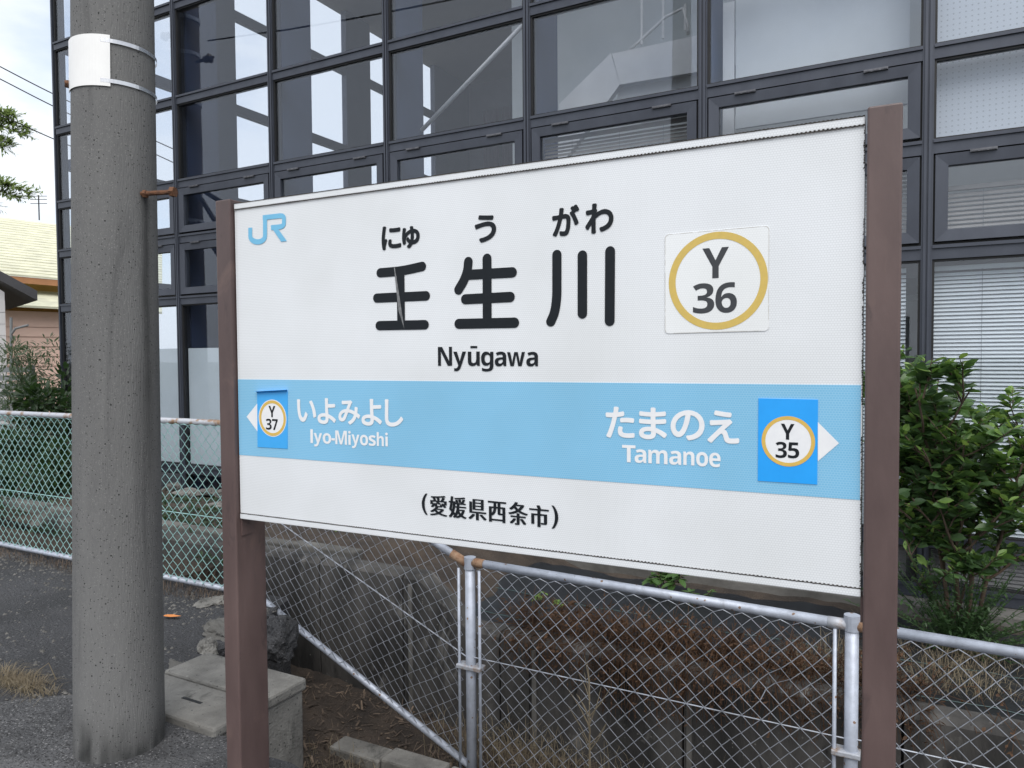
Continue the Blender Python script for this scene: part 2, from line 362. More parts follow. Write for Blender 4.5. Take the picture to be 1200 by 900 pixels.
# ================================================================== SETTING: ground, platform, soil
g = MB().quad((-900, -900, -0.95), (900, -900, -0.95), (900, 900, -0.95), (-900, 900, -0.95)).build('ground', 'grass_ground')
tag(g, kind='structure')

def grid_sheet(x0, x1, y0, y1, nx, ny, zf):
    m = MB()
    for j in range(ny + 1):
        for i in range(nx + 1):
            x = x0 + (x1 - x0) * i / nx; y = y0 + (y1 - y0) * j / ny
            m.v.append((x, y, zf(x, y)))
    for j in range(ny):
        for i in range(nx):
            a = j * (nx + 1) + i; m.f.append((a, a + 1, a + nx + 2, a + nx + 1))
    return m

FY = 3.25                                           # line of the fences
# platform: asphalt slab with a ragged right-hand edge
edge = [(-3.42, 3.40), (-3.37, 3.26), (-3.30, 3.12), (-3.36, 3.02), (-3.24, 2.92), (-3.27, 2.80), (-3.13, 2.68), (-3.16, 2.56),
        (-3.02, 2.47), (-2.42, 2.47), (-2.42, 2.02), (-2.2, 1.985), (-2.02, 2.0), (-1.85, 1.96), (-1.5, 1.97), (9, 1.97)]
pl = [(9, -14), ] + list(reversed(edge)) + [(-60, 3.40), (-60, -14)]
plat = MB().prism(pl, -0.94, 0.0).build('platform', 'asphalt_far'); tag(plat, kind='structure')
# newer, coarser asphalt laid over the near part
def rag(pts, amp, step=0.05):
    out = []
    for (a, b) in zip(pts[:-1], pts[1:]):
        a = Vector(a); b = Vector(b); n = max(1, int((b - a).length / step))
        for k in range(n):
            p = a.lerp(b, k / n); q = fbm(p.x * 6, p.y * 6, 3.3) * amp
            d = (b - a).normalized(); out.append((p.x - d.y * q, p.y + d.x * q))
    out.append(tuple(pts[-1])); return out
e0 = at_z(-60, 832, 0); e1 = at_z(0, 828, 0); e2 = at_z(60, 819, 0); e3 = at_z(100, 817, 0); e4 = at_z(200, 842, 0); e5 = at_z(262, 872, 0)
near_edge = rag([(-9, 1.1), (e0.x, e0.y), (e1.x, e1.y), (e2.x, e2.y), (e3.x, e3.y), (e4.x, e4.y), (e5.x, e5.y), (-2.1, 1.95), (-1.9, 1.94)], 0.05)
na = [(-1.9, -4), ] + list(reversed(near_edge)) + [(-9, -4)]
na = na[::-1] if sum((a[0] * b[1] - b[0] * a[1]) for a, b in zip(na, na[1:] + na[:1])) < 0 else na
near = MB().prism(na, -0.004, 0.014).build('asphalt_overlay', 'asphalt_near'); tag(near, kind='structure')

# strip of soil and leaf litter under the upper fence
# lower trench between platform and retaining wall
def trench_z(x, y):
    t = max(0, min(1, (x + 3.5) / 1.5))
    return -0.72 + 0.03 * fbm(x * 2, y * 2) + 0.02 * fbm(x * 9, y * 9, 2) + 0.10 * max(0, (-2.4 - x))
tr = grid_sheet(-4.6, 4.2, 1.9, 3.80, 150, 34, trench_z).build('trench_soil', 'soil', smooth=True); tag(tr, kind='structure')
# yard behind the fences
def yard_z(x, y):
    hi = 0.02; lo = -0.22
    t = max(0, min(1, (x + 3.0) / 0.7)); t = t * t * (3 - 2 * t)
    z = hi * (1 - t) + lo * t
    z += 0.03 * fbm(x * 1.5, y * 1.5) + 0.015 * fbm(x * 7, y * 7, 5)
    if x < -3.2: z += 0.10 * math.exp(-((y - 4.5) / 0.5) ** 2)
    return z
yd = grid_sheet(-14, 4.4, 3.82, 5.62, 180, 24, yard_z).build('yard_soil', 'soil', smooth=True); tag(yd, kind='structure')
yb = MB().box(-60, -9.9, 5.6, 60, -0.9, -0.05).build('yard_ground', 'grass_ground'); tag(yb, kind='structure')
ys = MB().box(-60, -4.45, 3.40, 3.715, -0.94, 0.0).build('yard_verge', 'soil'); tag(ys, kind='structure')
yl = MB().box(-60, -14, 3.90, 5.6, -0.94, 0.01).build('yard_lawn', 'grass_ground'); tag(yl, kind='structure')

# ================================================================== STATION SIGN
SYAW = RAD(1.2202); W = 1.61714; XR = -1.69581 + W; ZT, ZB = 1.94381, 1.04381
t_s = Vector((math.cos(SYAW), math.sin(SYAW), 0)); n_s = Vector((-math.sin(SYAW), math.cos(SYAW), 0))
S0 = Vector((XR, 1.536, 0)) - t_s * (W / 2)
sign = empty('station_name_sign', (S0.x, S0.y, 0), 'white station name board with a light blue band between two brown steel posts', 'sign', rz=SYAW)
def bp(px, py):
    d = ray(px, py); s = (S0 - EYE).dot(n_s) / d.dot(n_s); q = EYE + d * s - S0
    return q.dot(t_s), q.z
HW = W / 2
for s in (-1, 1):
    xa = s * (HW + 0.004) if s > 0 else -(HW + 0.004) - 0.058
    post = MB().box(xa, xa + 0.058, -0.014, 0.098, -0.15, ZT + 0.012).build('post', 'brown_paint', sign, bevel=0.004)
    # inner channel lip that holds the board
    xi = HW + 0.0035 if s > 0 else -HW - 0.0035
    MB().box(min(xi, xi - s * 0.004), max(xi, xi - s * 0.004), 0.004, 0.05, ZB - 0.05, ZB - 0.002).build('bracket', 'brown_paint', post)
board = MB().box(-HW, HW, 0.0, 0.042, ZB + 0.016, ZT - 0.018).build('board', 'sheet_white', sign)
# edge strips, top and bottom, with a worn ragged seam
for name, za, zb_ in (('top_strip', ZT - 0.0175, ZT - 0.001), ('bottom_strip', ZB, ZB + 0.0155)):
    MB().box(-HW, HW, -0.003, 0.045, za, zb_).build(name, 'sheet_white', sign, bevel=0.002)
def seam(z, amp, name, x0=-HW, x1=HW):
    m = MB(); n = 420; prev = None
    for i in range(n):
        a = x0 + (x1 - x0) * i / n; b = x0 + (x1 - x0) * (i + 1) / n
        h = 0.0011 + (amp if i % 2 else 0) * (0.4 + 0.9 * abs(fbm(a * 9, z * 4, 7)))
        h2 = 0.0009 + (amp if (i + 1) % 2 else 0) * 0.3 * rng.random()
        m.quad((a, -0.0038, z - h2), (b, -0.0038, z - h2), (b, -0.0038, z + h), (a, -0.0038, z + h))
    return m.build(name, 'seam_dark', sign)
seam(ZT - 0.0185, 0.0022, 'worn_seam'); seam(ZB + 0.0165, 0.0018, 'worn_seam'); seam(ZT - 0.0012, 0.0009, 'worn_seam')
m = MB()
for i in range(190):
    z = ZB + 0.02 + (ZT - ZB - 0.04) * i / 190; h = (ZT - ZB) / 190
    if fbm(z * 7, 3, 1) > -0.25:
        m.quad((HW - 0.0025 * rng.random() - 0.0008, -0.0006, z), (HW, -0.0006, z), (HW, -0.0006, z + h * .8), (HW - 0.0025 * rng.random(), -0.0006, z + h * .8))
m.build('worn_edge', 'seam_dark', sign)['kind'] = 'stuff'
# blue band
bz1 = (bp(281, 444)[1] + bp(1009, 452)[1]) / 2; bz0 = (bp(281, 533)[1] + bp(1007, 586)[1]) / 2
MB().box(-HW + 0.0005, HW - 0.0028, -0.0008, 0.001, bz0, bz1).build('blue_band', 'sheet_blue', sign)

LAY = [0]
def flat(name, polys, mat, y, parent=None, label=None):
    m = MB()
    for k, p in enumerate(polys):
        m.poly([(x, y - 0.00006 * k, z) for x, z in p])
    o = m.build(name, mat, parent or sign)
    if label: o['label'] = label
    return o
def stroke_poly(pts, wd, cap='round', n=10):
    """pts: list of (x,z); returns outline counter-clockwise seen from -y"""
    P = [Vector((p[0], p[1])) for p in pts]; h = wd / 2; Lf = []; Rt = []
    for i, p in enumerate(P):
        if i == 0: d = (P[1] - P[0]).normalized(); nn = Vector((-d.y, d.x)); k = 1
        elif i == len(P) - 1: d = (P[-1] - P[-2]).normalized(); nn = Vector((-d.y, d.x)); k = 1
        else:
            d1 = (P[i] - P[i - 1]).normalized(); d2 = (P[i + 1] - P[i]).normalized(); d = (d1 + d2).normalized()
            nn = Vector((-d.y, d.x)); k = 1 / max(0.4, nn.dot(Vector((-d1.y, d1.x))))
        Lf.append(p + nn * h * k); Rt.append(p - nn * h * k)
    out = [tuple(q) for q in Rt]
    if cap == 'round':
        d = (P[-1] - P[-2]).normalized(); a0 = math.atan2(-d.x, d.y)
        base = math.atan2(d.y, d.x)
        out += [tuple(P[-1] + Vector((math.cos(base - math.pi / 2 + math.pi * k / n), math.sin(base - math.pi / 2 + math.pi * k / n))) * h) for k in range(1, n)]
    out += [tuple(q) for q in reversed(Lf)]
    if cap == 'round':
        d = (P[0] - P[1]).normalized(); base = math.atan2(d.y, d.x)
        out += [tuple(P[0] + Vector((math.cos(base - math.pi / 2 + math.pi * k / n), math.sin(base - math.pi / 2 + math.pi * k / n))) * h) for k in range(1, n)]
    return out
# station name, three large characters drawn as strokes (photo pixels of the enlargement)
def zk(pts): return [bp(420 + x / 3.75, 220 + y / 3.75) for x, y in pts]
CH = [[[(97, 374), (190, 365), (281, 346)], [(186, 366), (189, 602)], [(82, 485), (298, 475)], [(93, 606), (293, 602)]],
      [[(484, 326), (479, 366), (464, 408), (441, 448)], [(566, 312), (567, 594)], [(478, 383), (677, 372)], [(471, 490), (668, 480)], [(442, 598), (687, 593)]],
      [[(873, 295), (873, 400), (872, 480), (863, 545), (846, 588)], [(985, 298), (985, 553)], [(1107, 280), (1105, 585)]]]
WD = [0.0235, 0.0240, 0.0225]
for c, wd in zip(CH, WD):
    flat('large_character', [stroke_poly([tuple(v) for v in smooth_curve([(p[0], p[1], 0) for p in zk(s)], 6)] if len(s) > 2 else zk(s), wd) for s in c],
         'print_black', -0.0012)
def fix2(l): return [(p[0], p[1]) for p in l]
flat('scratch', [fix2(zk([(158, 352), (162, 349), (186, 500), (204, 622), (178, 540)]))], 'print_grey', -0.0019)

def B(t):
    o = ''
    for ch in t:
        if 'A' <= ch <= 'Z': o += chr(0x1D5D4 + ord(ch) - 65)
        elif 'a' <= ch <= 'z': o += chr(0x1D5EE + ord(ch) - 97)
        elif ch.isdigit(): o += chr(0x1D7EC + int(ch))
        else: o += ch
    return o
_tcache = {}
def text_mesh(t):
    if t in _tcache: return _tcache[t]
    c = bpy.data.curves.new('t', 'FONT'); c.body = t; c.resolution_u = 6
    o = bpy.data.objects.new('t', c); COL.objects.link(o)
    dg = bpy.context.evaluated_depsgraph_get()
    me = bpy.data.meshes.new_from_object(o.evaluated_get(dg))
    v = np.array([tuple(x.co) for x in me.vertices]); f = [tuple(p.vertices) for p in me.polygons]
    bpy.data.objects.remove(o); bpy.data.curves.remove(c); bpy.data.meshes.remove(me)
    _tcache[t] = (v, f); return v, f
def lettering(name, items, mat, y, bold=0.0, boldx=0.0, parent=None):
    """items: (text, left px, right px, top py, bottom py) boxes in photo pixels; glyphs are fitted to them"""
    for it, (t, x0, x1, y0, y1) in enumerate(items):
        m = MB(); v, f = text_mesh(t)
        xm, ym = (x0 + x1) / 2, (y0 + y1) / 2
        a = bp(x0, ym)[0]; b = bp(x1, ym)[0]; top = bp(xm, y0)[1]; bot = bp(xm, y1)[1]
        mn = v.min(0); mxx = v.max(0)
        a += bold + boldx; b -= bold + boldx; top -= bold; bot += bold
        X = a + (v[:, 0] - mn[0]) / max(1e-6, mxx[0] - mn[0]) * (b - a)
        Z = bot + (v[:, 1] - mn[1]) / max(1e-6, mxx[1] - mn[1]) * (top - bot)
        offs = [(0, 0)]
        if bold: offs += [(bold * math.cos(k * math.pi / 4), bold * math.sin(k * math.pi / 4)) for k in range(8)]
        if boldx: offs += [(boldx * q, 0) for q in (-1, -0.5, 0.5, 1)]
        for k, (dx, dz) in enumerate(offs):
            n = len(m.v)
            m.v += [(xx + dx, y - 0.00004 * k - 0.00001 * it, zz + dz) for xx, zz in zip(X, Z)]
            m.f += [tuple(n + i for i in ff) for ff in f]
        m.build(name, mat, parent or sign)
lettering('reading_character', [('に', 447.5, 470.5, 264.5, 292.5), ('ゅ', 471.5, 492.2, 265, 291), ('う', 556.5, 581.8, 251.5, 284),
                           ('が', 647.2, 679.2, 240.8, 276.5), ('わ', 685.9, 719.2, 237.9, 273.3)], 'print_black', -0.0012, bold=0.0024)
lettering('roman_letter', [(B('N'), 513.5, 530, 406.5, 428.6), (B('y'), 531.5, 546.5, 412, 435), (B('u'), 548.5, 562.5, 412, 429),
                         (B('g'), 564, 578.5, 412, 435.3), (B('a'), 580, 593.5, 412, 429.3), (B('w'), 594.5, 615.5, 412.5, 429), (B('a'), 617, 630.7, 412.2, 429.4)],
          'print_black', -0.0012)
flat('macron', [[bp(551.5, 408), bp(559.5, 408), bp(559.5, 405.4), bp(551.5, 405.4)]], 'print_black', -0.0012)
lettering('kana_character', [('い', 348.7, 371, 468, 494.5), ('よ', 372.5, 394, 466.5, 497), ('み', 397, 422.5, 469, 497.5), ('よ', 424, 448, 467.5, 499), ('し', 451.5, 473, 468, 500)],
          'print_white', -0.0016, bold=0.0019)
lettering('roman_letter', [(B('l'), 364.2, 367.2, 503, 519), (B('y'), 368.2, 378, 507.5, 523.3), (B('o'), 378.7, 388.6, 507.6, 520), (B('M'), 393.4, 407, 504.6, 520.8),
                         (B('i'), 408.6, 411.5, 505, 521.2), (B('y'), 412.5, 421.8, 509.2, 525.3), (B('o'), 422.3, 431.8, 509.5, 522), (B('s'), 432.6, 440.8, 510, 522.5),
                         (B('h'), 442, 450.2, 506.5, 522.7), (B('i'), 452, 455, 507, 523)], 'print_white', -0.0016)
flat('hyphen', [[bp(388.9, 516), bp(392.9, 516.2), bp(392.9, 513.6), bp(388.9, 513.4)]], 'print_white', -0.0016)
lettering('kana_character', [('た', 710, 744, 476.5, 513.5), ('ま', 749, 782, 477.5, 515), ('の', 786, 826, 480.5, 516), ('え', 829, 866.7, 481, 519.5)],
          'print_white', -0.0016, bold=0.0022)
lettering('roman_letter', [(B('T'), 729.3, 745, 521.5, 541.6), (B('a'), 744, 757.6, 526.5, 542.5), (B('m'), 760, 782.5, 527.2, 543.3), (B('a'), 784.5, 798.5, 528.2, 544.6),
                          (B('n'), 801, 814, 529, 545), (B('o'), 816, 830, 529.6, 546.5), (B('e'), 831.2, 844.6, 530.4, 547.3)], 'print_white', -0.0016)
lettering('place_character', [('愛', 504, 524.5, 580.5, 604.5), ('媛', 526, 547, 582, 607), ('県', 549, 570.5, 585, 609.5),
                         ('西', 572, 593.5, 587.5, 612), ('条', 596, 619, 588.5, 615), ('市', 620.5, 643.5, 592, 617.5)],
          'print_black', -0.0012, boldx=0.0021)
lettering('bracket_mark', [('(', 494.5, 501.5, 578, 603), (')', 646.5, 654.5, 592.5, 619.5)], 'print_black', -0.0012, boldx=0.0012)
# JR monogram
def zj(pts): return [bp(250 + x / 4.5, 220 + y / 4.5) for x, y in pts]
J = [(196, 211), (196, 255)] + [(196 + 39 * (1 - math.cos(a)), 255 + 31 * math.sin(a)) for a in [k * math.pi / 12 for k in range(1, 12)]] + [(274, 252), (274, 157)]
Rr = [(262, 158.5), (352, 148)] + [(352 + 22 * math.sin(a), 166 - 18 * math.cos(a) - 3 * math.sin(a)) for a in [k * math.pi / 12 for k in range(2, 7)]]
Rr += [(374, 180)] + [(352 + 22 * math.cos(a), 186 + 20 * math.sin(a)) for a in [k * math.pi / 12 for k in range(1, 6)]] + [(348, 207), (306, 211)]
flat('railway_logo', [stroke_poly(zj(J), 0.0148, cap='flat'), stroke_poly(zj(Rr), 0.0138, cap='flat'),
                      fix2(zj([(303, 202), (330, 200), (390, 282), (359, 285)]))], 'jr_blue', -0.0012)

# numbered roundels
def ell(px, py, rx_l, rx_r, n=56, f=1.0, zf=None):
    """circle on the board through photo pixels; centre px,py; horizontal extents"""
    cx, cz = bp(px, py); r = (bp(rx_r, py)[0] - bp(rx_l, py)[0]) / 2 * f
    return cx, cz, r
def disc(cx, cz, r, n=64, rz=None):
    rz = rz or r
    return [(cx + r * math.cos(2 * math.pi * k / n), cz + rz * math.sin(2 * math.pi * k / n)) for k in range(n)]
def ring_faces(m, cx, cz, r0, r1, y, n=64):
    a = disc(cx, cz, r1, n); b = disc(cx, cz, r0, n)
    for k in range(n):
        j = (k + 1) % n
        m.quad((a[k][0], y, a[k][1]), (a[j][0], y, a[j][1]), (b[j][0], y, b[j][1]), (b[k][0], y, b[k][1]))
def rrect(c, r=0.012, n=5):
    """rounded quad from 4 corners (tl, tr, br, bl) in board coords -> ccw seen from -y"""
    P = [Vector(q) for q in (c[3], c[2], c[1], c[0])]; out = []
    for i in range(4):
        p = P[i]; a = (P[i - 1] - p).normalized(); b = (P[(i + 1) % 4] - p).normalized()
        for k in range(n + 1):
            t = k / n; q0 = p + a * r * (1 - t); q1 = p + b * r * t
            s = q0.lerp(q1, t) * 0.5 + (p + a * r * (1 - t) ** 2 + b * r * t ** 2) * 0.5
            out.append(tuple(s))
    return out
def slab(name, poly, mat, y0, y1, parent):
    m = MB(); n = len(poly)
    m.v = [(x, y0, z) for x, z in poly] + [(x, y1, z) for x, z in poly]
    m.f = [tuple(range(n))] + [(i, n + i, n + (i + 1) % n, (i + 1) % n) for i in range(n)]
    return m.build(name, mat, parent)
# Y36
q = [bp(779.3, 275), bp(901.7, 264.3), bp(901, 387.7), bp(779.3, 391)]
st = slab('number_sticker', rrect(q, 0.010), 'sheet_sticker', -0.0012, 0.0002, sign); st['label'] = 'clear square sticker numbered Y 36 in a yellow ring'
m = MB(); rr = rrect(q, 0.010); cxy = Vector(((rr[0][0] + rr[12][0]) / 2, (rr[0][1] + rr[12][1]) / 2))
for a, b in zip(rr, rr[1:] + rr[:1]):
    a = Vector(a); b = Vector(b); ia = a + (cxy - a).normalized() * 0.0016; ib = b + (cxy - b).normalized() * 0.0016
    k = max(1, int((b - a).length / 0.006))
    for i in range(k):
        p0 = a.lerp(b, i / k); p1 = a.lerp(b, (i + 1) / k); i0 = ia.lerp(ib, i / k); i1 = ia.lerp(ib, (i + 1) / k)
        m.quad((p0.x, -0.0014, p0.y), (p1.x, -0.0014, p1.y), (i1.x, -0.0014, i1.y), (i0.x, -0.0014, i0.y))
m.build('edge', 'sticker_edge', st)
cx, cz, r = ell(840.3, 329.2, 782.3, 898.3)
m = MB(); ring_faces(m, cx, cz, r * 0.855, r, -0.0017); m.build('ring', 'print_ring_pale', st)
lettering('numeral', [(B('Y'), 823.3, 854.3, 290.3, 326), (B('3'), 812.3, 837.2, 332, 367.3), (B('6'), 838.6, 863.7, 331, 366.6)], 'print_dim', -0.0017, parent=st)
# Y35
q = [bp(889, 466.7), bp(958.7, 468.3), bp(957.7, 567.7), bp(888.3, 563.3)]
p35 = slab('number_patch', list(reversed([q[0], q[1], q[2], q[3]])), 'patch_blue', -0.0022, -0.0006, sign); p35['label'] = 'bright blue patch numbered Y 35 over the right arrow'
cx, cz, r = ell(923.6, 517, 892.3, 955)
flat('disc', [disc(cx, cz, r * 0.93)], 'print_white', -0.0025, p35)
m = MB(); ring_faces(m, cx, cz, r * 0.855, r, -0.0028); m.build('ring', 'print_ring', p35)
lettering('numeral', [(B('Y'), 915.2, 931.2, 496.5, 515), (B('3'), 909.2, 922.4, 517.5, 536.5), (B('5'), 923.6, 936.8, 518.2, 537)], 'print_black', -0.0030, parent=p35)
# Y37, its top edge curling off
q = [bp(302, 461), bp(337.5, 459), bp(337.5, 525.8), bp(302.5, 523.8)]
p37 = slab('number_patch', list(reversed(q)), 'patch_blue_pale', -0.0022, -0.0006, sign); p37['label'] = 'blue patch numbered Y 37 with its top edge peeling'
m = MB(); n = 8
for k in range(n):
    def cp(i, s):
        a = i / n * 2.0; return (q[0][0] - 0.004 * i / n if s == 0 else q[1][0] + 0.003 * i / n, -0.0022 - 0.007 * (1 - math.cos(a)), q[s][1] + 0.006 * math.sin(a))
    m.quad(cp(k, 0), cp(k, 1), cp(k + 1, 1), cp(k + 1, 0))
m.build('peeling_edge', 'patch_blue', p37)
cx, cz, r = ell(320, 490, 303.8, 336.3)
flat('disc', [disc(cx, cz, r * 1.0)], 'print_white', -0.0025, p37)
m = MB(); ring_faces(m, cx, cz, r * 0.80, r * 0.955, -0.0028); m.build('ring', 'print_ring', p37)
lettering('numeral', [(B('Y'), 315.6, 323.6, 475.6, 488.8), (B('3'), 312.5, 319.2, 490.6, 503.4), (B('7'), 319.8, 326.4, 491, 503.8)], 'print_black', -0.0030, parent=p37)
flat('arrow', [[bp(958.5, 540.5), bp(983.3, 519.3), bp(958.5, 494.5)]], 'print_white', -0.0016)
flat('arrow', [[bp(302.5, 472), bp(289.5, 488.3), bp(302.5, 506)]], 'print_white', -0.0016)

# ================================================================== CONCRETE POLE
PC = Vector((-2.705, 1.784, 0)); PR0 = 0.160
def pole_shaft(h, r0, r1, nz, na):
    m = MB()
    for j in range(nz + 1):
        z = -0.1 + (h + 0.1) * (j / nz) ** 1.0; r = r0 + (r1 - r0) * max(0, z) / h
        for k in range(na):
            a = 2 * math.pi * k / na; m.v.append((r * math.cos(a), r * math.sin(a), z))
    for j in range(nz):
        for k in range(na):
            a = j * na + k; b = j * na + (k + 1) % na; m.f.append((a, b, b + na, a + na))
    m.f.append(tuple(range(nz * na, (nz + 1) * na)))
    return m
pole = empty('concrete_pole', PC, 'thick round concrete pole with a blank white plate strapped round it', 'pole')
PH = 9.0
sh = pole_shaft(PH, PR0, PR0 - 0.06, 260, 64).build('shaft', 'concrete_pole', pole, smooth=True)
bolt_p = at_depth(163, 226, 1.0)
def pole_r(z): return PR0 - 0.06 * z / PH
# bolt: near the silhouette on the right-hand side
vdir = Vector((-PC.x, -PC.y, 0)).normalized(); side = Vector((-vdir.y, vdir.x, 0))        # towards camera; to the picture's right
if side.dot(RIGHT) < 0: side = -side
TILT = math.atan(12.5 / 890)
def pole_pt(px, py):
    px = px - 12.5 * (897 - py) / 897
    d = ray(px, py); o = EYE - PC; rr = PR0 - 0.012
    a = d.x ** 2 + d.y ** 2; b = 2 * (o.x * d.x + o.y * d.y); c = o.x ** 2 + o.y ** 2 - rr ** 2
    disc_ = max(0, b * b - 4 * a * c); s = (-b - math.sqrt(disc_)) / (2 * a)
    q = o + d * s; return q                                                                 # local to the pole
pole.rotation_euler = Matrix.Rotation(TILT, 3, vdir.cross(Vector((0, 0, 1))).cross(Vector((0, 0, 1))).normalized() * (1 if True else -1)).to_euler()
if (pole.rotation_euler.to_matrix() @ Vector((0, 0, 1))).dot(side) < 0: pole.rotation_euler = Matrix.Rotation(-TILT, 3, vdir).to_euler() if (Matrix.Rotation(-TILT, 3, vdir) @ Vector((0, 0, 1))).dot(side) > 0 else Matrix.Rotation(TILT, 3, vdir).to_euler()
bq = pole_pt(166, 226); sa = math.atan2(bq.y, bq.x); bz = bq.z
sg = 1 if math.sin(math.atan2(side.y, side.x) - sa) > 0 else -1
ba = sa; sa = sa + sg * 0.10
att = sh.data.attributes.new('stain', 'FLOAT', 'POINT')
vals = []
for v in sh.data.vertices:
    x, y, z = v.co; a = math.atan2(y, x); da = (a - sa + math.pi) % (2 * math.pi) - math.pi
    wob = 0.03 * fbm(z * 3, 1.7)
    st_ = 0.0
    if z < bz:
        wd = 0.10 + 0.06 * min(1, (bz - z)); st_ = math.exp(-((da - wob) / wd) ** 2) * max(0, 1 - (bz - z) / 1.15) ** 0.5 * 1.1 * min(1, (bz - z) / 0.02)
    foot = max(0, 1 - z / 0.20) * 1.3 * (0.6 + 0.8 * fbm(a * 3, z * 4, 2)); foot = max(0, foot)
    vals.append(min(1, max(st_, foot)))
att.data.foreach_set('value', vals)
# rusty step bolt
outd = (Vector((math.cos(ba), math.sin(ba), 0)) * 0.8 + side * 0.35).normalized()
b0 = Vector((bq.x, bq.y, bz)) - outd * 0.03; b1 = b0 + outd * 0.145 + Vector((0, 0, 0.004))
sb = MB().tube([b0, b1], 0.009, 10).build('step_bolt', 'rust', pole, smooth=False)
MB().tube([b1, b1 + outd * 0.018], 0.019, 6).build('bolt_head', 'rust', sb)
MB().tube([b0 + outd * 0.035, b0 + outd * 0.047], 0.015, 6).build('nut', 'rust', sb)
lz = pole_pt(100, 88).z; ld = -side
l0 = ld * (pole_r(lz) - 0.01) + Vector((0, 0, lz))
MB().tube([l0, l0 + ld * 0.028], [0.017, 0.013], 6).build('bolt_stub', 'rust', pole)
# white plate and steel straps
zt = pole_pt(103, 37).z; zb = pole_pt(103, 98).z
pa = pole_pt(127, 60); a1 = math.atan2(pa.y, pa.x); pa = pole_pt(90, 60); a0 = math.atan2(pa.y, pa.x) - 0.75
if a0 > a1: a0, a1 = a1, a0
rp_ = pole_r(zt) + 0.004; m = MB(); n = 20
for k in range(n + 1):
    a = a0 + (a1 - a0) * k / n
    for rr in (rp_, rp_ + 0.002):
        for z in (zb, zt): m.v.append((rr * math.cos(a), rr * math.sin(a), z))
for k in range(n):
    i = 4 * k; j = i + 4
    m.f += [(i + 2, j + 2, j + 3, i + 3), (i, i + 1, j + 1, j), (i + 1, i + 3, j + 3, j + 1), (i, j, j + 2, i + 2)]
m.f += [(0, 2, 3, 1), (4 * n, 4 * n + 1, 4 * n + 3, 4 * n + 2)]
plate = m.build('plate', 'white_plastic', pole, smooth=False); plate['label'] = 'blank white plate curved round the pole'
for z in (zt - 0.020, zb + 0.020):
    m = MB(); n = 72; r_in = rp_ + 0.0025
    for k in range(n):
        a = 2 * math.pi * k / n
        # dips under the plate except at its two slots
        dd = min(abs((a - a0 + math.pi) % (2 * math.pi) - math.pi), abs((a - a1 + math.pi) % (2 * math.pi) - math.pi))
        inside = ((a - a0) % (2 * math.pi)) < (a1 - a0)
        rr = r_in if (not inside) or dd < 0.26 else pole_r(z) + 0.001
        for zz in (z - 0.007, z + 0.007): m.v.append((rr * math.cos(a), rr * math.sin(a), zz))
    for k in range(n):
        i = 2 * k; j = 2 * ((k + 1) % n); m.f.append((i, j, j + 1, i + 1))
    m.build('strap', 'steel_band', pole, smooth=False)

# ================================================================== FENCES
def chain_mesh(name, mat, x0, x1, zb_, zt_, y, r, P=0.08, parent=None, seed=1, bends=()):
    """diamond mesh of zigzag wires; zb_/zt_ give lower and upper height at x"""
    rg = random.Random(seed); m = MB(); h = P / 2
    K = int((x1 - x0) / h)
    for k in range(K):
        H = zt_(x0) - zb_(x0); J = int(H / h)
        pts = []
        for j in range(J + 2):
            x = x0 + (k + ((j + k) % 2)) * h
            x = min(x, x1)
            t = min(1.0, j * h / H)
            yy = y + (0.0026 if (j + k) % 2 else -0.0026)
            jx = 0.0025 * fbm(x * 4, t * 8, seed) * 2; jz = 0.0025 * fbm(x * 4, t * 8, seed + 9) * 2
            dy = 0.012 * fbm(x * 1.3, t * 2, seed + 4)
            for (bx, bz_, br, ba) in bends:
                d2 = ((x - bx) ** 2 + (zb_(x) + t * H - bz_) ** 2) / br ** 2
                if d2 < 4: jx += ba[0] * math.exp(-d2); jz += ba[1] * math.exp(-d2); dy += 0.02 * math.exp(-d2)
            pts.append((x + jx, yy + dy, zb_(x) + (zt_(x) - zb_(x)) * t + jz))
        m.tube(pts, r, 4, cap=False)
    o = m.build(name, mat, parent, smooth=True); o['kind'] = 'stuff'; return o
def line(p, q): return lambda x: p[1] + (q[1] - p[1]) * (x - p[0]) / (q[0] - p[0])
# upper fence, green mesh
zu_t = lambda x: 1.104 + 0.012 * (x + 3.6) / 4; zu_b = lambda x: 0.062
f1 = empty('chain_link_fence', (-5.6, FY, 0), 'green chain link fence with grey rails on the upper asphalt', 'fence')
def loc(o, par):          # keep world coordinates when parenting to an unrotated Empty
    o.location = -par.location
    return o
XA, XB = -9.2, -3.62
loc(MB().tube([(XA, FY, zu_t(XA)), (XB, FY, zu_t(XB))], 0.021, 12).build('top_rail', 'galvanised_rusty', f1, smooth=True), f1)
loc(MB().tube([(XA, FY, 0.045), (XB, FY, 0.05)], 0.019, 12).build('bottom_rail', 'galvanised', f1, smooth=True), f1)
loc(MB().tube([(XA, FY - 0.008, 0.50), (-6.4, FY - 0.008, 0.49), (XB, FY - 0.008, 0.50)], 0.0035, 6).build('tension_wire', 'wire_green', f1), f1)
loc(chain_mesh('wire_mesh', 'wire_green', XA, XB, zu_b, lambda x: zu_t(x) - 0.015, FY - 0.014, 0.0034, 0.08, f1, 3), f1)
for x in (-9.15, -6.83 + 0.9, XB):
    if x == XB or x < -9: loc(MB().tube([(x, FY + 0.0, -0.3), (x, FY, 1.12)], 0.024, 12).build('post', 'galvanised', f1, smooth=True), f1)
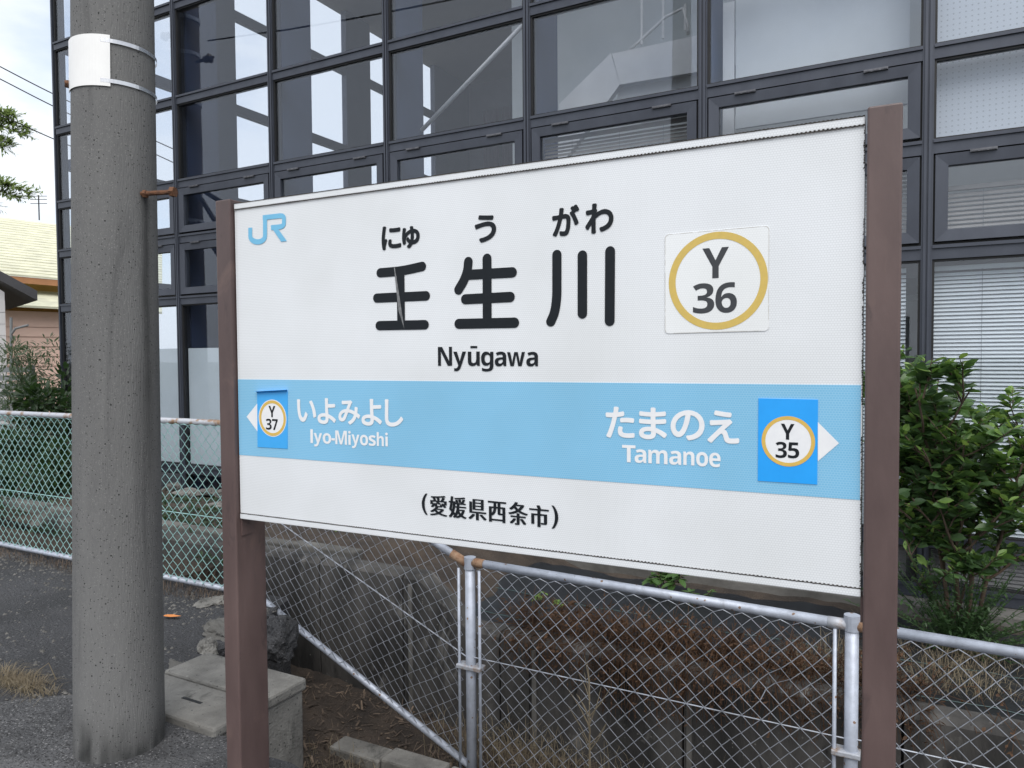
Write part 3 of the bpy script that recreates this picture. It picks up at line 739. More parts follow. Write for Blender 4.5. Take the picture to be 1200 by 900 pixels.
# sloping fence beside the ramp
XC = -1.998
st_t = line((XB, 1.14), (XC, 0.43)); st_b = line((XB, 0.075), (XC, -0.635))
f2 = empty('chain_link_fence', (-2.8, FY, -0.6), 'sloping grey chain link fence panel stepping down beside the concrete box', 'fence')
loc(MB().tube([(XB + .02, FY, st_t(XB)), (XC, FY, st_t(XC))], 0.021, 12).build('top_rail', 'galvanised', f2, smooth=True), f2)
loc(MB().tube([(XB + .02, FY, st_b(XB)), (XC, FY, st_b(XC))], 0.019, 12).build('bottom_rail', 'galvanised', f2, smooth=True), f2)
loc(MB().tube([(XB + .02, FY - 0.006, 0.64), (XC, FY - 0.006, -0.06)], 0.0032, 6).build('tension_wire', 'wire_galvanised', f2), f2)
loc(chain_mesh('wire_mesh', 'wire_galvanised', XB + 0.02, XC - 0.02, st_b, st_t, FY - 0.014, 0.0026, 0.08, f2, 5), f2)
MB().tube([(XC - 0.11, FY, st_t(XC - 0.11)), (XC - 0.02, FY, st_t(XC - 0.02))], 0.0235, 12).build('rail_sleeve', 'rust_light', f2, smooth=True).location = -f2.location
# lower fence
f3 = empty('chain_link_fence', (-0.2, FY, -0.66), 'grey chain link fence with pipe posts standing in the lower trench', 'fence')
XD, XE = -0.197, 1.62
lt = line((XC, 0.448), (XD, 0.415)); lb = lambda x: -0.63
def post(x, z0, z1, par, coupling=True, bar=0):
    p = loc(MB().tube([(x, FY, z0), (x, FY, z1)], 0.0265, 14).build('post', 'galvanised', par, smooth=True), par)
    c = MB().tube([(x, FY, z1 - 0.05), (x, FY, z1 + 0.012)], [0.031, 0.031], 14).build('cap', 'galvanised', p, smooth=False)
    for b in ([-0.062, 0.062] if bar == 2 else [bar * 0.062] if bar else []):
        MB().tube([(x + b, FY - 0.012, z0 + 0.1), (x + b, FY - 0.012, z1 - 0.05)], 0.008, 8).build('stretcher_bar', 'galvanised', p, smooth=True)
    for zz in (0.5,):
        zc = z0 + (z1 - z0) * zz + 0.12
        MB().box(x - 0.036 - (0.036 if bar in (-1, 2) else 0), x + 0.036 + (0.036 if bar in (1, 2) else 0), FY - 0.034, FY + 0.03, zc - 0.011, zc + 0.011).build('clamp', 'galvanised_rusty', p, bevel=0.004)
    return p
post(XC, -0.9, 0.462, f3, bar=2); post(XD, -0.9, 0.445, f3, bar=-1); post(XE, -0.9, 0.41, f3, bar=-1)
for a, b in ((XC, XD), (XD, XE)):
    za, zb2 = lt(a), lt(b)
    r_ = loc(MB().tube([(a + 0.03, FY, za), (b - 0.03, FY, zb2)], 0.0215, 14).build('top_rail', 'galvanised', f3, smooth=True), f3)
    MB().tube([(a + 0.02, FY, za), (a + 0.085, FY, za)], 0.0235, 14).build('rail_sleeve', 'rust_light', r_, smooth=True)
    MB().tube([(b - 0.09, FY, zb2), (b - 0.02, FY, zb2)], 0.0235, 14).build('rail_sleeve', 'galvanised_rusty', r_, smooth=True)
    loc(MB().tube([(a, FY - 0.008, -0.045), (b, FY - 0.008, -0.05)], 0.0028, 6).build('tension_wire', 'wire_galvanised', f3), f3)
    loc(chain_mesh('wire_mesh', 'wire_galvanised', a + 0.05, b - 0.05, lb, lambda x: lt(x) - 0.02, FY - 0.014, 0.0026, 0.08, f3, int(a * 10) % 7 + 2,
               bends=((-0.50, 0.12, 0.05, (-0.025, 0.02)),) if a == XC else ()), f3)

# ================================================================== RETAINING WALL
WY = 3.72
rw = empty('retaining_wall', (-1.5, WY, -0.8), 'stained concrete retaining wall in upright panels behind the lower fences', 'wall')
def wall_x(px): return at_y(px, 760, WY).x
joints = [-6.6, -5.4, -4.3, wall_x(375), wall_x(472), wall_x(585), wall_x(620), wall_x(800), wall_x(800) + 1.0, wall_x(800) + 2.0, wall_x(800) + 3.1, 3.6]
def wtop(x):
    xs, xe = at_y(490, 672, WY).x, at_y(548, 727, WY).x
    hi, lo = at_y(470, 672, WY).z, at_y(1000, 822, WY).z
    t = max(0, min(1, (x - xs) / (xe - xs))); return hi * (1 - t) + lo * t
WT_LO = wtop(3)
for a, b in zip(joints[:-1], joints[1:]):
    a += 0.006; b -= 0.006
    xs = [a] + [x for x in (at_y(490, 672, WY).x, at_y(548, 727, WY).x) if a < x < b] + [b]
    m = MB(); n = len(xs); off = 0.008 * rng.random()
    for x in xs: m.v += [(x, WY + off, -0.95), (x, WY + off, wtop(x) - 0.03), (x, WY + off + 0.03, wtop(x)), (x, WY + 0.14, wtop(x)), (x, WY + 0.14, -0.95)]
    for i in range(n - 1):
        for k in range(4): m.f.append((5 * i + k, 5 * (i + 1) + k, 5 * (i + 1) + k + 1, 5 * i + k + 1))
    m.f.append((0, 1, 2, 3, 4)); e = 5 * (n - 1); m.f.append((e + 4, e + 3, e + 2, e + 1, e))
    loc(m.build('panel', 'concrete_wall', rw), rw)
for j in joints[1:-1]:                              # backing so the joints read dark, and pale joint filler on some
    loc(MB().box(j - 0.02, j + 0.02, WY + 0.05, WY + 0.13, -0.95, wtop(j) - 0.02).build('joint_backing', 'gasket', rw), rw)
for px in (478, 622, 803):
    j = wall_x(px); loc(MB().box(j + 0.008, j + 0.034, WY - 0.006, WY + 0.02, -0.95, wtop(j) - 0.06).build('joint_strip', 'concrete_plinth', rw), rw)
# coping along the low part
# low kerb in the trench
kb = empty('kerb', (-2.2, 2.9, -0.7), 'low broken concrete kerb lying in the leaf litter of the trench', 'kerb')
k0 = at_z(395, 868, -0.64); k1 = at_z(520, 905, -0.64)
d = (k1 - k0).normalized(); nn = Vector((-d.y, d.x, 0)) * 0.07
for i, (s0, s1) in enumerate(((0, .48), (.5, 1.0), (1.02, 1.7))):
    a = k0.lerp(k1, s0); b = k0.lerp(k1, s1); tz = Vector((0, 0, 0.02 * rng.random()))
    lo = Vector((0, 0, -0.25))
    loc(MB().hexa([a - nn + lo, b - nn + lo, b + nn + lo, a + nn + lo, a - nn + tz, b - nn + tz, b + nn + tz, a + nn + tz]).build('kerb_block', 'concrete_light', kb, bevel=0.012), kb)

# ================================================================== CONCRETE HANDHOLE BOX
hb = empty('cable_pit_box', (-2.73, 2.22, -0.4), 'grey concrete cable pit box with two slotted lids at the platform edge', 'box')
X0, X1, Y0, Y1 = -3.05, -2.415, 1.985, 2.475
loc(MB().box(X0, X1, Y0, Y1, -0.93, 0.0).build('body', 'concrete_light', hb, bevel=0.012), hb)
def lid(y0, y1, z0, z1, notch):
    o = loc(MB().box(X0 - 0.01, X1 + 0.012, y0, y1, z0, z1).build('lid', 'concrete_light', hb, bevel=0.012), hb)
    xm = (X0 + X1) / 2
    MB().box(xm - 0.02, xm + 0.10, (y0 + y1) / 2 - 0.008, (y0 + y1) / 2 + 0.008, z1 - 0.004, z1 + 0.001).build('slot', 'gasket', o)
    return o
lid(Y0 + 0.255, Y1 + 0.012, 0.002, 0.056, 0); lid(Y0 - 0.012, Y0 + 0.248, 0.002, 0.048, 0)

# ================================================================== RUBBLE, LEAF, TUFTS
def rock(name, c, s, seed, mat, label, group, cat='rubble'):
    bm = bmesh.new(); bmesh.ops.create_icosphere(bm, subdivisions=4, radius=1)
    rg = random.Random(seed); off = Vector((rg.random() * 50, rg.random() * 50, rg.random() * 50))
    for v in bm.verts:
        n1 = mnoise.noise(v.co * 1.1 + off) * 0.45 + mnoise.noise(v.co * 3 + off) * 0.18 + mnoise.noise(v.co * 7 + off) * 0.12 + mnoise.noise(v.co * 17 + off) * 0.06
        v.co *= 1 + n1; v.co = Vector((v.co.x * s[0], v.co.y * s[1], max(-0.6, v.co.z) * s[2]))
    me = bpy.data.meshes.new(name); bm.to_mesh(me); bm.free(); me.materials.append(MATS[mat])
    o = mesh_obj(name, me); o.location = c; o.rotation_euler = (0, 0, rg.random() * 6); return tag(o, label, cat, group)
rub = [((324, 748), (0.13, 0.11, 0.13), 'asphalt_far', 'big dark lump of broken asphalt at the end of the box'),
       ((262, 742), (0.14, 0.10, 0.07), 'concrete_plinth', 'long grey rubble piece leaning on the brown post foot'),
       ((288, 772), (0.09, 0.07, 0.07), 'concrete_light', 'small pale rubble stone behind the concrete box'),
       ((243, 762), (0.05, 0.05, 0.06), 'concrete_light', 'pointed grey stone standing at the corner of the concrete box'),
       ((215, 788), (0.16, 0.05, 0.04), 'concrete_plinth', 'flat broken kerb piece between pole and concrete box'),
       ((250, 706), (0.11, 0.06, 0.03), 'concrete_light', 'flat pale slab lying under the green fence')]
for i, ((px, py), s, mt, lb_) in enumerate(rub):
    c = at_z(px, py, 0.0); rock('rubble_stone', (c.x, c.y, 0.0 if i else -0.02), s, 20 + i, mt, lb_, 'rubble at the platform edge')
for i in range(16):       # stones seen through the green fence
    px = rng.uniform(20, 80) if i % 3 else rng.uniform(195, 262); c = at_z(px, rng.uniform(562, 612), 0.08)
    rock('stone', (c.x, c.y, 0.06), (rng.uniform(.05, .12),) * 2 + (rng.uniform(.04, .08),), 60 + i, 'concrete_light' if i % 2 else 'concrete_plinth',
         'weathered stone on the bank behind the green fence', 'stones on the bank', 'stone')
c = at_z(201, 724, 0.006)
m = MB(); lf = [(-0.045, 0), (-0.03, 0.012), (0, 0.016), (0.03, 0.008), (0.05, 0), (0.028, -0.011), (0, -0.014), (-0.03, -0.009)]
n = len(lf); m.v = [(x, y, 0.004 + 0.006 * abs(y) / 0.016 + 0.006 * (x / 0.05) ** 2) for x, y in lf] + [(0, 0, 0.002)]
m.f = [(i, (i + 1) % n, n) for i in range(n)]
o = m.build('fallen_leaf', 'orange_leaf'); o.location = c; o.rotation_euler = (0, 0, 0.4); o.scale = (1.2, 1.3, 1.3); tag(o, 'orange fallen leaf on the asphalt beside the pole', 'leaf')

def blades(m, c, n, h, spread, lean, wd=0.003, seed=0):
    rg = random.Random(seed)
    for i in range(n):
        a = rg.uniform(0, 2 * math.pi); r = spread * math.sqrt(rg.random())
        b = Vector((c[0] + r * math.cos(a), c[1] + r * math.sin(a), c[2] if len(c) > 2 else 0))
        hh = h * rg.uniform(0.45, 1.0); ln = lean * rg.uniform(0.3, 1.3); a2 = a + rg.uniform(-1, 1)
        dr = Vector((math.cos(a2), math.sin(a2), 0)); sd_ = Vector((-dr.y, dr.x, 0)) * wd
        p1 = b + dr * ln * hh * 0.35 + Vector((0, 0, hh * 0.6)); p2 = b + dr * ln * hh + Vector((0, 0, hh * (1 - 0.35 * ln)))
        k = len(m.v); m.v += [tuple(b - sd_), tuple(b + sd_), tuple(p1 + sd_ * .7), tuple(p1 - sd_ * .7), tuple(p2)]
        m.f += [(k, k + 1, k + 2, k + 3), (k + 3, k + 2, k + 4)]
tf = [((10, 797), 'pale dry grass tuft on the seam of the two asphalts', 420, .10), ((32, 806), 'smaller dry grass tuft trailing along the asphalt seam', 300, .09)]
for k, ((px, py), lb_, n, h) in enumerate(tf):
    c = at_z(px, py, 0.0); m = MB(); [blades(m, (0.04 * math.cos(q * 2.4) + 0.05 * q - 0.12, 0.03 * math.sin(q * 1.9), 0), n // 6, h * (0.55 + 0.09 * (q % 4)), 0.05, 2.0, 0.0013, 5 + k * 9 + q) for q in range(6)]
    o = m.build('dry_grass_tuft', 'dry_straw'); o.location = (c.x, c.y, 0); tag(o, lb_, 'grass tuft')
m = MB(); c = at_z(40, 797, 0)
pp = [at_depth(x, y, (c - EYE).dot(FWD)) for x, y in ((36, 797), (46, 785), (57, 777), (62, 788), (67, 799))]
m.tube(pp, 0.0022, 5); o = m.build('dry_stalk', 'dry_straw'); tag(o, 'bent dry stalk arching over the asphalt', 'stalk')

# loose gravel and grit
m = MB(); rgv = random.Random(44)
def pebble(x, y, z, r):
    k = len(m.v); a0_ = rgv.uniform(0, 6)
    ring = [(x + r * math.cos(a0_ + q * 1.257) * rgv.uniform(.7, 1.2), y + r * math.sin(a0_ + q * 1.257) * rgv.uniform(.7, 1.2), z) for q in range(5)]
    m.v.extend(ring + [(x + r * .2, y, z + r * rgv.uniform(.5, 1.1))])
    for q in range(5): m.f.append((k + q, k + (q + 1) % 5, k + 5))
for i in range(2600):
    if i % 3 == 0:
        p = near_edge[rgv.randrange(len(near_edge))]; x = p[0] + rgv.gauss(0, .05); y = p[1] + rgv.gauss(0, .05)
    elif i % 3 == 1: x = rgv.uniform(-6.5, -3.3); y = 3.2 - abs(rgv.gauss(0, .18))
    else: x = rgv.uniform(-5, -2.0); y = rgv.uniform(.9, 3.1)
    if (X0 < x < X1 + .3 and Y0 - .03 < y < Y1 + .03) or (x > -2.45 and y > 1.9) or (x > -3.15 and y > 2.45): continue
    pebble(x, y, 0.0 if y > 2.05 else 0.004, rgv.choice((.004, .005, .006, .008, .012)) )
o = m.build('gravel', 'concrete_plinth'); tag(o, 'loose grey grit scattered on the asphalt', 'gravel', kind='stuff')
# litter, straw and dead growth (uncountable)
m = MB()
rg = random.Random(5)
for i in range(9000):
    x = rg.uniform(-3.5, 1.5); y = rg.uniform(2.05, 3.7)
    if x < -2.4 and y < 2.55: continue
    if x < -3.05 and y < 3.3: continue
    z = trench_z(x, y) + 0.006; a = rg.uniform(0, 6.28); l = rg.uniform(0.02, 0.07); t_ = rg.uniform(-0.4, 0.6)
    d = Vector((math.cos(a), math.sin(a), t_)) * l; s_ = Vector((-math.sin(a), math.cos(a), rg.uniform(-.3, .3))) * rg.choice((0.0012, 0.0018, 0.0025, 0.007))
    b = Vector((x, y, z)); m.quad(b - s_, b + s_, b + d + s_ * .6, b + d - s_ * .6)
o = m.build('leaf_litter', 'litter'); tag(o, 'brown dead leaves and twigs covering the trench floor', 'litter', kind='stuff')
m = MB()
for i in range(1000):
    px = rg.choice([rg.gauss(600, 45), rg.gauss(600, 60), rg.gauss(420, 50), rg.uniform(380, 1000)]); y = rg.uniform(3.33, 3.68)
    x = at_y(px, 850, y).x; a = rg.uniform(0, 6.28)
    if px < 500: y = rg.uniform(2.6, 3.1); x = at_y(px, 850, y).x
    if x < -2.3 and y < 2.6: continue
    blades(m, (x, y, trench_z(x, y)), 1, rg.uniform(.10, .34) if px > 500 else .14, 0.02, 0.8, 0.0018, i)
o = m.build('straw', 'dry_straw'); tag(o, 'pale dead straw standing at the foot of the retaining wall', 'straw', kind='stuff')

# brown dead weeds hanging over the wall top
m = MB()
def weed_amount(x):
    return max(0.0, 0.35 + 0.9 * fbm(x * 1.2, 4.4) + (0.5 if -1.4 < x < 0.1 else 0)) * (1 if x < 0.05 else max(0.06, 1 - (x - 0.05) * 6))
for i in range(1800):
    x = rg.uniform(-2.1, 1.6)
    if rg.random() > (0.25 if x < .1 else .03) + weed_amount(x): continue
    y = WY + 0.16 + abs(rg.gauss(0, 0.16)); z = WT_LO + 0.0
    b = Vector((x, y, z)); a = rg.uniform(0, 6.28); up = rg.uniform(-0.1, 1.0)
    # a twig with a few curled leaves, drooping towards the trench
    dr = Vector((math.cos(a) * 0.6, -abs(math.sin(a)) * 0.9, up)).normalized(); ln = rg.uniform(0.08, 0.26)
    pts = [b, b + dr * ln * .5, b + dr * ln + Vector((0, 0, -0.03 * (1 - up)))]
    m.tube(pts, 0.0016, 3, cap=False)
    for k in range(rg.randint(2, 4)):
        p = pts[1].lerp(pts[2], rg.random()); aa = rg.uniform(0, 6.28); l = rg.uniform(0.012, 0.034)
        d = Vector((math.cos(aa), math.sin(aa), rg.uniform(-.8, .5))) * l; s_ = d.cross(Vector((rg.random(), rg.random(), 1))).normalized() * l * 0.3
        m.poly([p, p + d * .5 + s_, p + d, p + d * .5 - s_])
for i in range(2100):
    x = rg.uniform(-2.05, 1.6)
    if rg.random() > (0.12 if x < .1 else .03) + weed_amount(x) * 0.9: continue
    b = Vector((x, WY + rg.uniform(0.02, 0.22), WT_LO - 0.005)); a = rg.uniform(-1, 1)
    up = rg.random() < 0.5
    if up: mid_ = b + Vector((a * .06, rg.uniform(-.05, .12), rg.uniform(.05, .14))); end = mid_ + Vector((a * .06, rg.uniform(-.05, .08), rg.uniform(.02, .12)))
    else:
        mid_ = Vector((b.x + a * .05, WY - rg.uniform(.01, .06), WT_LO + rg.uniform(0, .03))); end = mid_ + Vector((a * .05, -rg.uniform(.0, .05), -rg.uniform(.05, .26) * (0.3 + weed_amount(x))))
    m.tube([b, mid_, end], 0.0016, 3, cap=False)
    for k in range(rg.randint(2, 5)):
        p = mid_.lerp(end, rg.random()); aa = rg.uniform(0, 6.28); l = rg.uniform(0.010, 0.030)
        d = Vector((math.cos(aa), math.sin(aa), rg.uniform(-.8, .5))) * l; s_ = d.cross(Vector((rg.random(), rg.random(), 1))).normalized() * l * 0.3
        m.poly([p, p + d * .5 + s_, p + d, p + d * .5 - s_])
o = m.build('dead_weeds', 'dry_weed'); tag(o, 'rusty brown dead weeds matted over the top of the retaining wall', 'weeds', kind='stuff')
m = MB()
for i in range(900):
    c = at_y(rg.gauss(1120, 40), 770, 4.5); blades(m, (c.x, rg.uniform(4.2, 5.0), -0.2), 1, rg.uniform(.08, .22), 0.05, 1.2, 0.0016, 900 + i)
for i in range(500):
    c = at_y(rg.uniform(930, 1030), 770, 4.2); blades(m, (c.x, rg.uniform(3.95, 4.6), -0.2), 1, rg.uniform(.1, .26), 0.05, 1.2, 0.0016, 1900 + i)
o = m.build('dry_grass', 'dry_straw'); tag(o, 'dry brown grass around the foot of the citrus shrub', 'grass', kind='stuff')

# weed barrier sheet
def sheet_z(x, y): return -0.175 + 0.025 * fbm(x * 2.2, y * 2.2, 9) + 0.012 * fbm(x * 6, y * 4, 2) + 0.05 * max(0, -1.6 - x)
m = grid_sheet(-3.0, 1.7, WY + 0.20, 5.30, 110, 34, sheet_z)
o = m.build('weed_barrier_sheet', 'black_sheet', smooth=True); tag(o, 'black weed barrier sheet spread between wall and building', 'sheet')
# green threads woven across the sheet
for k, y in enumerate((4.1, 4.55, 5.0)):
    m2 = MB().tube([(x, y + 0.02 * math.sin(x * 3), sheet_z(x, y) + 0.004) for x in np.linspace(-2.9, 1.65, 40)], 0.002, 4)
    t_ = m2.build('thread', 'thread_teal', o)

# ================================================================== PLANTS
def leaf_mesh(name, l, wd, mat, fold=0.25, curl=0.2):
    v = []; n = 5
    prof = [0.0, 0.62, 1.0, 0.80, 0.0]
    for i in range(n):
        t = i / (n - 1); z = -curl * l * t * t; x = l * t
        if i in (0, n - 1): v.append((x, 0, z))
        else:
            hw = wd / 2 * prof[i]; v += [(x, -hw, z + fold * hw), (x, 0, z), (x, hw, z + fold * hw)]
    f = [(0, 1, 2), (0, 2, 3), (1, 4, 5, 2), (2, 5, 6, 3), (4, 7, 8, 5), (5, 8, 9, 6), (7, 10, 8), (8, 10, 9)]
    me = bpy.data.meshes.new(name); me.from_pydata(v, [], f); me.update(); me.materials.append(MATS[mat]); return me
def leaf_matrix(p, d, roll, s):
    x = d.normalized(); up = Vector((0, 0, 1)); y = up.cross(x)
    y = y.normalized() if y.length > 1e-3 else Vector((0, 1, 0))
    z = x.cross(y); R = Matrix((x, y, z)).transposed() @ Matrix.Rotation(roll, 3, 'X')
    return Matrix.Translation(p) @ (R * s).to_4x4()
def leafy(root, leaves, metas, n_own, stuff_name, rnd):
    """leaves: (matrix, kind). the n_own nearest to the eye become parts, the rest one stuff part per kind"""
    iw = root.location
    leaves.sort(key=lambda q: (q[0].translation + iw - EYE).length)
    # spread the singled-out leaves over the near side of the crown
    near_ = leaves[:int(len(leaves) * 0.55)]; own = set(rnd.sample(range(len(near_)), min(n_own, len(near_))))
    for i, (M, k) in enumerate(leaves):
        if i in own:
            o = mesh_obj('leaf', metas[k], root); o.matrix_local = M
    for k in range(len(metas)):
        m = MB(); src = [tuple(v.co) for v in metas[k].vertices]; fs = [tuple(p.vertices) for p in metas[k].polygons]
        for i, (M, kk) in enumerate(leaves):
            if kk != k or i in own: continue
            n = len(m.v); m.v += [tuple(M @ Vector(v)) for v in src]; m.f += [tuple(n + j for j in f) for f in fs]
        if m.v:
            o = m.build(stuff_name, metas[k].materials[0].name, root); o['kind'] = 'stuff'
# citrus-like shrub by the building
rs = random.Random(3)
sb_ = at_y(1128, 745, 4.95)
shrub = empty('leafy_shrub', (sb_.x, sb_.y, -0.22), 'glossy green leafy shrub growing in front of the window blinds', 'shrub')
BL = []
def branch(p, d, ln, r, depth, m, tips):
    pts = [p]; q = p.copy(); dd = d.normalized()
    for i in range(5):
        dd = (dd + Vector((rs.uniform(-.16, .16), rs.uniform(-.16, .16), rs.uniform(-.03, .14)))).normalized(); q = q + dd * ln / 5; pts.append(q.copy())
    m.tube(pts, [r * (1 - 0.12 * i) for i in range(6)], 6 if depth < 2 else 4, cap=False)
    if depth >= 1: tips.append((pts, dd))
    if depth < 3:
        for k in range(9 if depth == 0 else 3):
            t = rs.uniform(0.36 if depth == 0 else 0.3, 1.0); b = pts[min(5, int(t * 5))]
            a = rs.uniform(0, 6.28); nd = (dd * 0.7 + Vector((math.cos(a), math.sin(a), rs.uniform(-.15, .6))) * 0.75)
            branch(b, nd, min(.55, ln * rs.uniform(.36, .54)), r * 0.6, depth + 1, m, tips)
m = MB(); tips = []
for (dx, dy, ln, lx) in ((0.0, 0, 1.50, 0), (-0.05, .03, 1.52, -.12), (0.05, 0.02, 1.2, .34), (0.02, -.03, 1.36, .14), (-0.03, -.03, 1.2, -.30)):
    branch(Vector((dx * .6, dy, -0.05)), Vector((lx, dy * 2, 1)), ln, 0.016, 0, m, tips)
m.build('stem', 'bark', shrub, smooth=True)
lm = [leaf_mesh('leaf', .098, .052, 'leaf_dark'), leaf_mesh('leaf', .096, .050, 'leaf_mid'), leaf_mesh('leaf', .078, .036, 'leaf_young', 0.35, -0.1)]
LV = []
for pts, dd in tips:
    for k in range(10):
        t = rs.random(); i = min(4, int(t * 5)); p = pts[i].lerp(pts[i + 1], t * 5 - i)
        if p.z < 0.50 and rs.random() < 0.8: continue
        a = rs.uniform(0, 6.28); d = dd * 0.5 + Vector((math.cos(a), math.sin(a), rs.uniform(-.35, .55)))
        kind = 2 if (t > 0.80 and rs.random() < .65) or rs.random() < 0.06 else (1 if rs.random() < .42 else 0)
        LV.append((leaf_matrix(p, d, rs.uniform(-1.0, 1.0), rs.uniform(.45, 1.15)), kind))
leafy(shrub, LV, lm, 300, 'foliage', rs)
# low dark-leaved growth round its stem
m = MB()
small = leaf_mesh('leaf', .034, .013, 'leaf_dark')
src = [tuple(v.co) for v in small.vertices]; fs = [tuple(p.vertices) for p in small.polygons]
ug = empty('box_leaf_bush', (sb_.x - 0.02, sb_.y - 0.1, -0.22), 'small leaved sprawling bush round the stem of the glossy shrub', 'bush')
for i in range(130):
    a = rs.uniform(0, 6.28); q = Vector((0, 0, 0)); d = Vector((math.cos(a), math.sin(a) * .7, rs.uniform(.4, 3.2))).normalized(); ln = rs.uniform(.25, .85)
    pts = [q + d * ln * s + Vector((0, 0, -0.10 * s * s)) for s in (0, .33, .66, 1)]
    m.tube(pts, 0.0022, 3, cap=False)
    for k in range(26):
        s = rs.uniform(.25, 1) * 2.999; i0 = int(s); p = pts[i0].lerp(pts[i0 + 1], s - i0)
        M = leaf_matrix(p, Vector((rs.uniform(-1, 1), rs.uniform(-1, 1), rs.uniform(-.2, .8))), 0, rs.uniform(.6, 1.2))
        n = len(m.v); m.v += [tuple(M @ Vector(v)) for v in src]; m.f += [tuple(n + j for j in f) for f in fs]
o = m.build('foliage', 'leaf_dark', ug); o['kind'] = 'stuff'
# low green weeds peeping over the wall
def small_plant(px, py, y, zb2, n, hgt, l, mat, label, seed):
    rg2 = random.Random(seed); c = at_y(px, py, y); e = empty('leafy_weed', (c.x, c.y, zb2), label, 'weed')
    mm = leaf_mesh('leaf', l, l * 0.42, mat); sm = MB(); lv = []
    for i in range(n):
        a = rg2.uniform(0, 6.28); d = Vector((math.cos(a) * .6, math.sin(a) * .6, 1)).normalized(); hh = hgt * rg2.uniform(.5, 1)
        pts = [Vector((0, 0, -0.03)), d * hh * .6, d * hh + Vector((d.x, d.y, 0)) * 0.04]; sm.tube(pts, 0.003, 4, cap=False)
        for k in range(9):
            p = pts[1].lerp(pts[2], rg2.random()); b = rg2.uniform(0, 6.28)
            lv.append((leaf_matrix(p, Vector((math.cos(b), math.sin(b), rg2.uniform(-.3, .5))), 0, rg2.uniform(.6, 1.1)), 0))
    sm.build('stem', 'bark', e)
    for M, k in lv:
        o = mesh_obj('leaf', mm, e); o.matrix_local = M
small_plant(780, 690, 5.0, -0.17, 9, .30, .12, 'leaf_mid', 'green broad leaved weed under the lower edge of the board', 1)
small_plant(815, 700, 4.9, -0.2, 3, .20, .06, 'leaf_mid', 'sparse green weed on the black sheet', 2)
small_plant(405, 655, 4.6, 0.05, 6, .22, .05, 'leaf_young', 'low bright green weed growing on the bank by the sloping fence', 3)
small_plant(625, 690, 4.4, -0.18, 4, .16, .04, 'leaf_young', 'tiny light green weed at the edge of the black sheet', 4)
small_plant(663, 695, 4.4, -0.18, 3, .14, .04, 'leaf_young', 'tiny light green weed beside the plinth', 5)
# dead sapling in the trench
ds_ = at_y(690, 905, 3.02)
e = empty('dead_sapling', (ds_.x, ds_.y, -0.72), 'bare pale dead sapling with forked twigs in front of the lower fence', 'sapling')
m = MB(); hh = 0.74
m.tube([(0, 0, -0.05), (0.004, 0, .4), (0, 0.01, hh)], [0.006, 0.005, 0.002], 5)
for i in range(15):
    z = rs.uniform(.40, hh - .02); a = rs.uniform(0, 6.28); l = rs.uniform(.08, .18)
    b = Vector((0.003, 0.004, z)); t1 = b + Vector((math.cos(a) * .6, math.sin(a) * .3, .9)) * l
    m.tube([b, b.lerp(t1, .5) + Vector((.006, 0, 0)), t1], [0.003, 0.0022, 0.001], 4)
m.build('stem', 'dry_straw', e)

# ================================================================== GLASS BUILDING
D = 5.7519; M0 = -7.41347; BW = 1.5; XL = -9.74; XRR = M0 + BW * 7 + 0.6; YB = 15.8; ROOF = 8.2
bld = empty('glass_building', (-3.0, D, -0.15), 'dark framed glass curtain wall building behind the fence', 'building')
OB = -bld.location
def bpart(m, name, mat, par=None, **k):
    o = m.build(name, mat, par or bld, **k)
    if par is None: o.location = OB
    return o
mull = [XL + 0.012] + [M0 + BW * i for i in range(-1, 8)]
rows = [-0.10, 0.245, 2.188, 2.888, 3.512, 4.455, 5.52, 6.55, 7.6, 8.15]
MW, TH = 0.034, 0.047
for i, x in enumerate(mull):
    MWi = MW if i else 0.012
    m = MB(); m.box(x - MWi, x + MWi, D - 0.02, D + 0.10, -0.15, ROOF)
    if i: m.box(x - MW + 0.012, x - 0.006, D - 0.034, D - 0.0201, -0.15, ROOF).box(x + 0.006, x + MW - 0.012, D - 0.034, D - 0.0201, -0.15, ROOF)
    bpart(m, 'mullion', 'dark_aluminium')
for a, b in zip(mull[:-1], mull[1:]):
    for k, z in enumerate(rows):
        m = MB(); m.box(a + MW, b - MW, D - 0.016, D + 0.09, z - TH, z + TH)
        m.box(a + MW, b - MW, D - 0.030, D - 0.0161, z + TH - 0.022, z + TH)
        bpart(m, 'transom', 'dark_aluminium')
m_right = mull[6]
def frame_ring(m, x0, x1, z0, z1, wd, y0, y1):
    m.box(x0, x1, y0, y1, z0, z0 + wd).box(x0, x1, y0, y1, z1 - wd, z1)
    m.box(x0, x0 + wd, y0, y1, z0 + wd, z1 - wd).box(x1 - wd, x1, y0, y1, z0 + wd, z1 - wd)
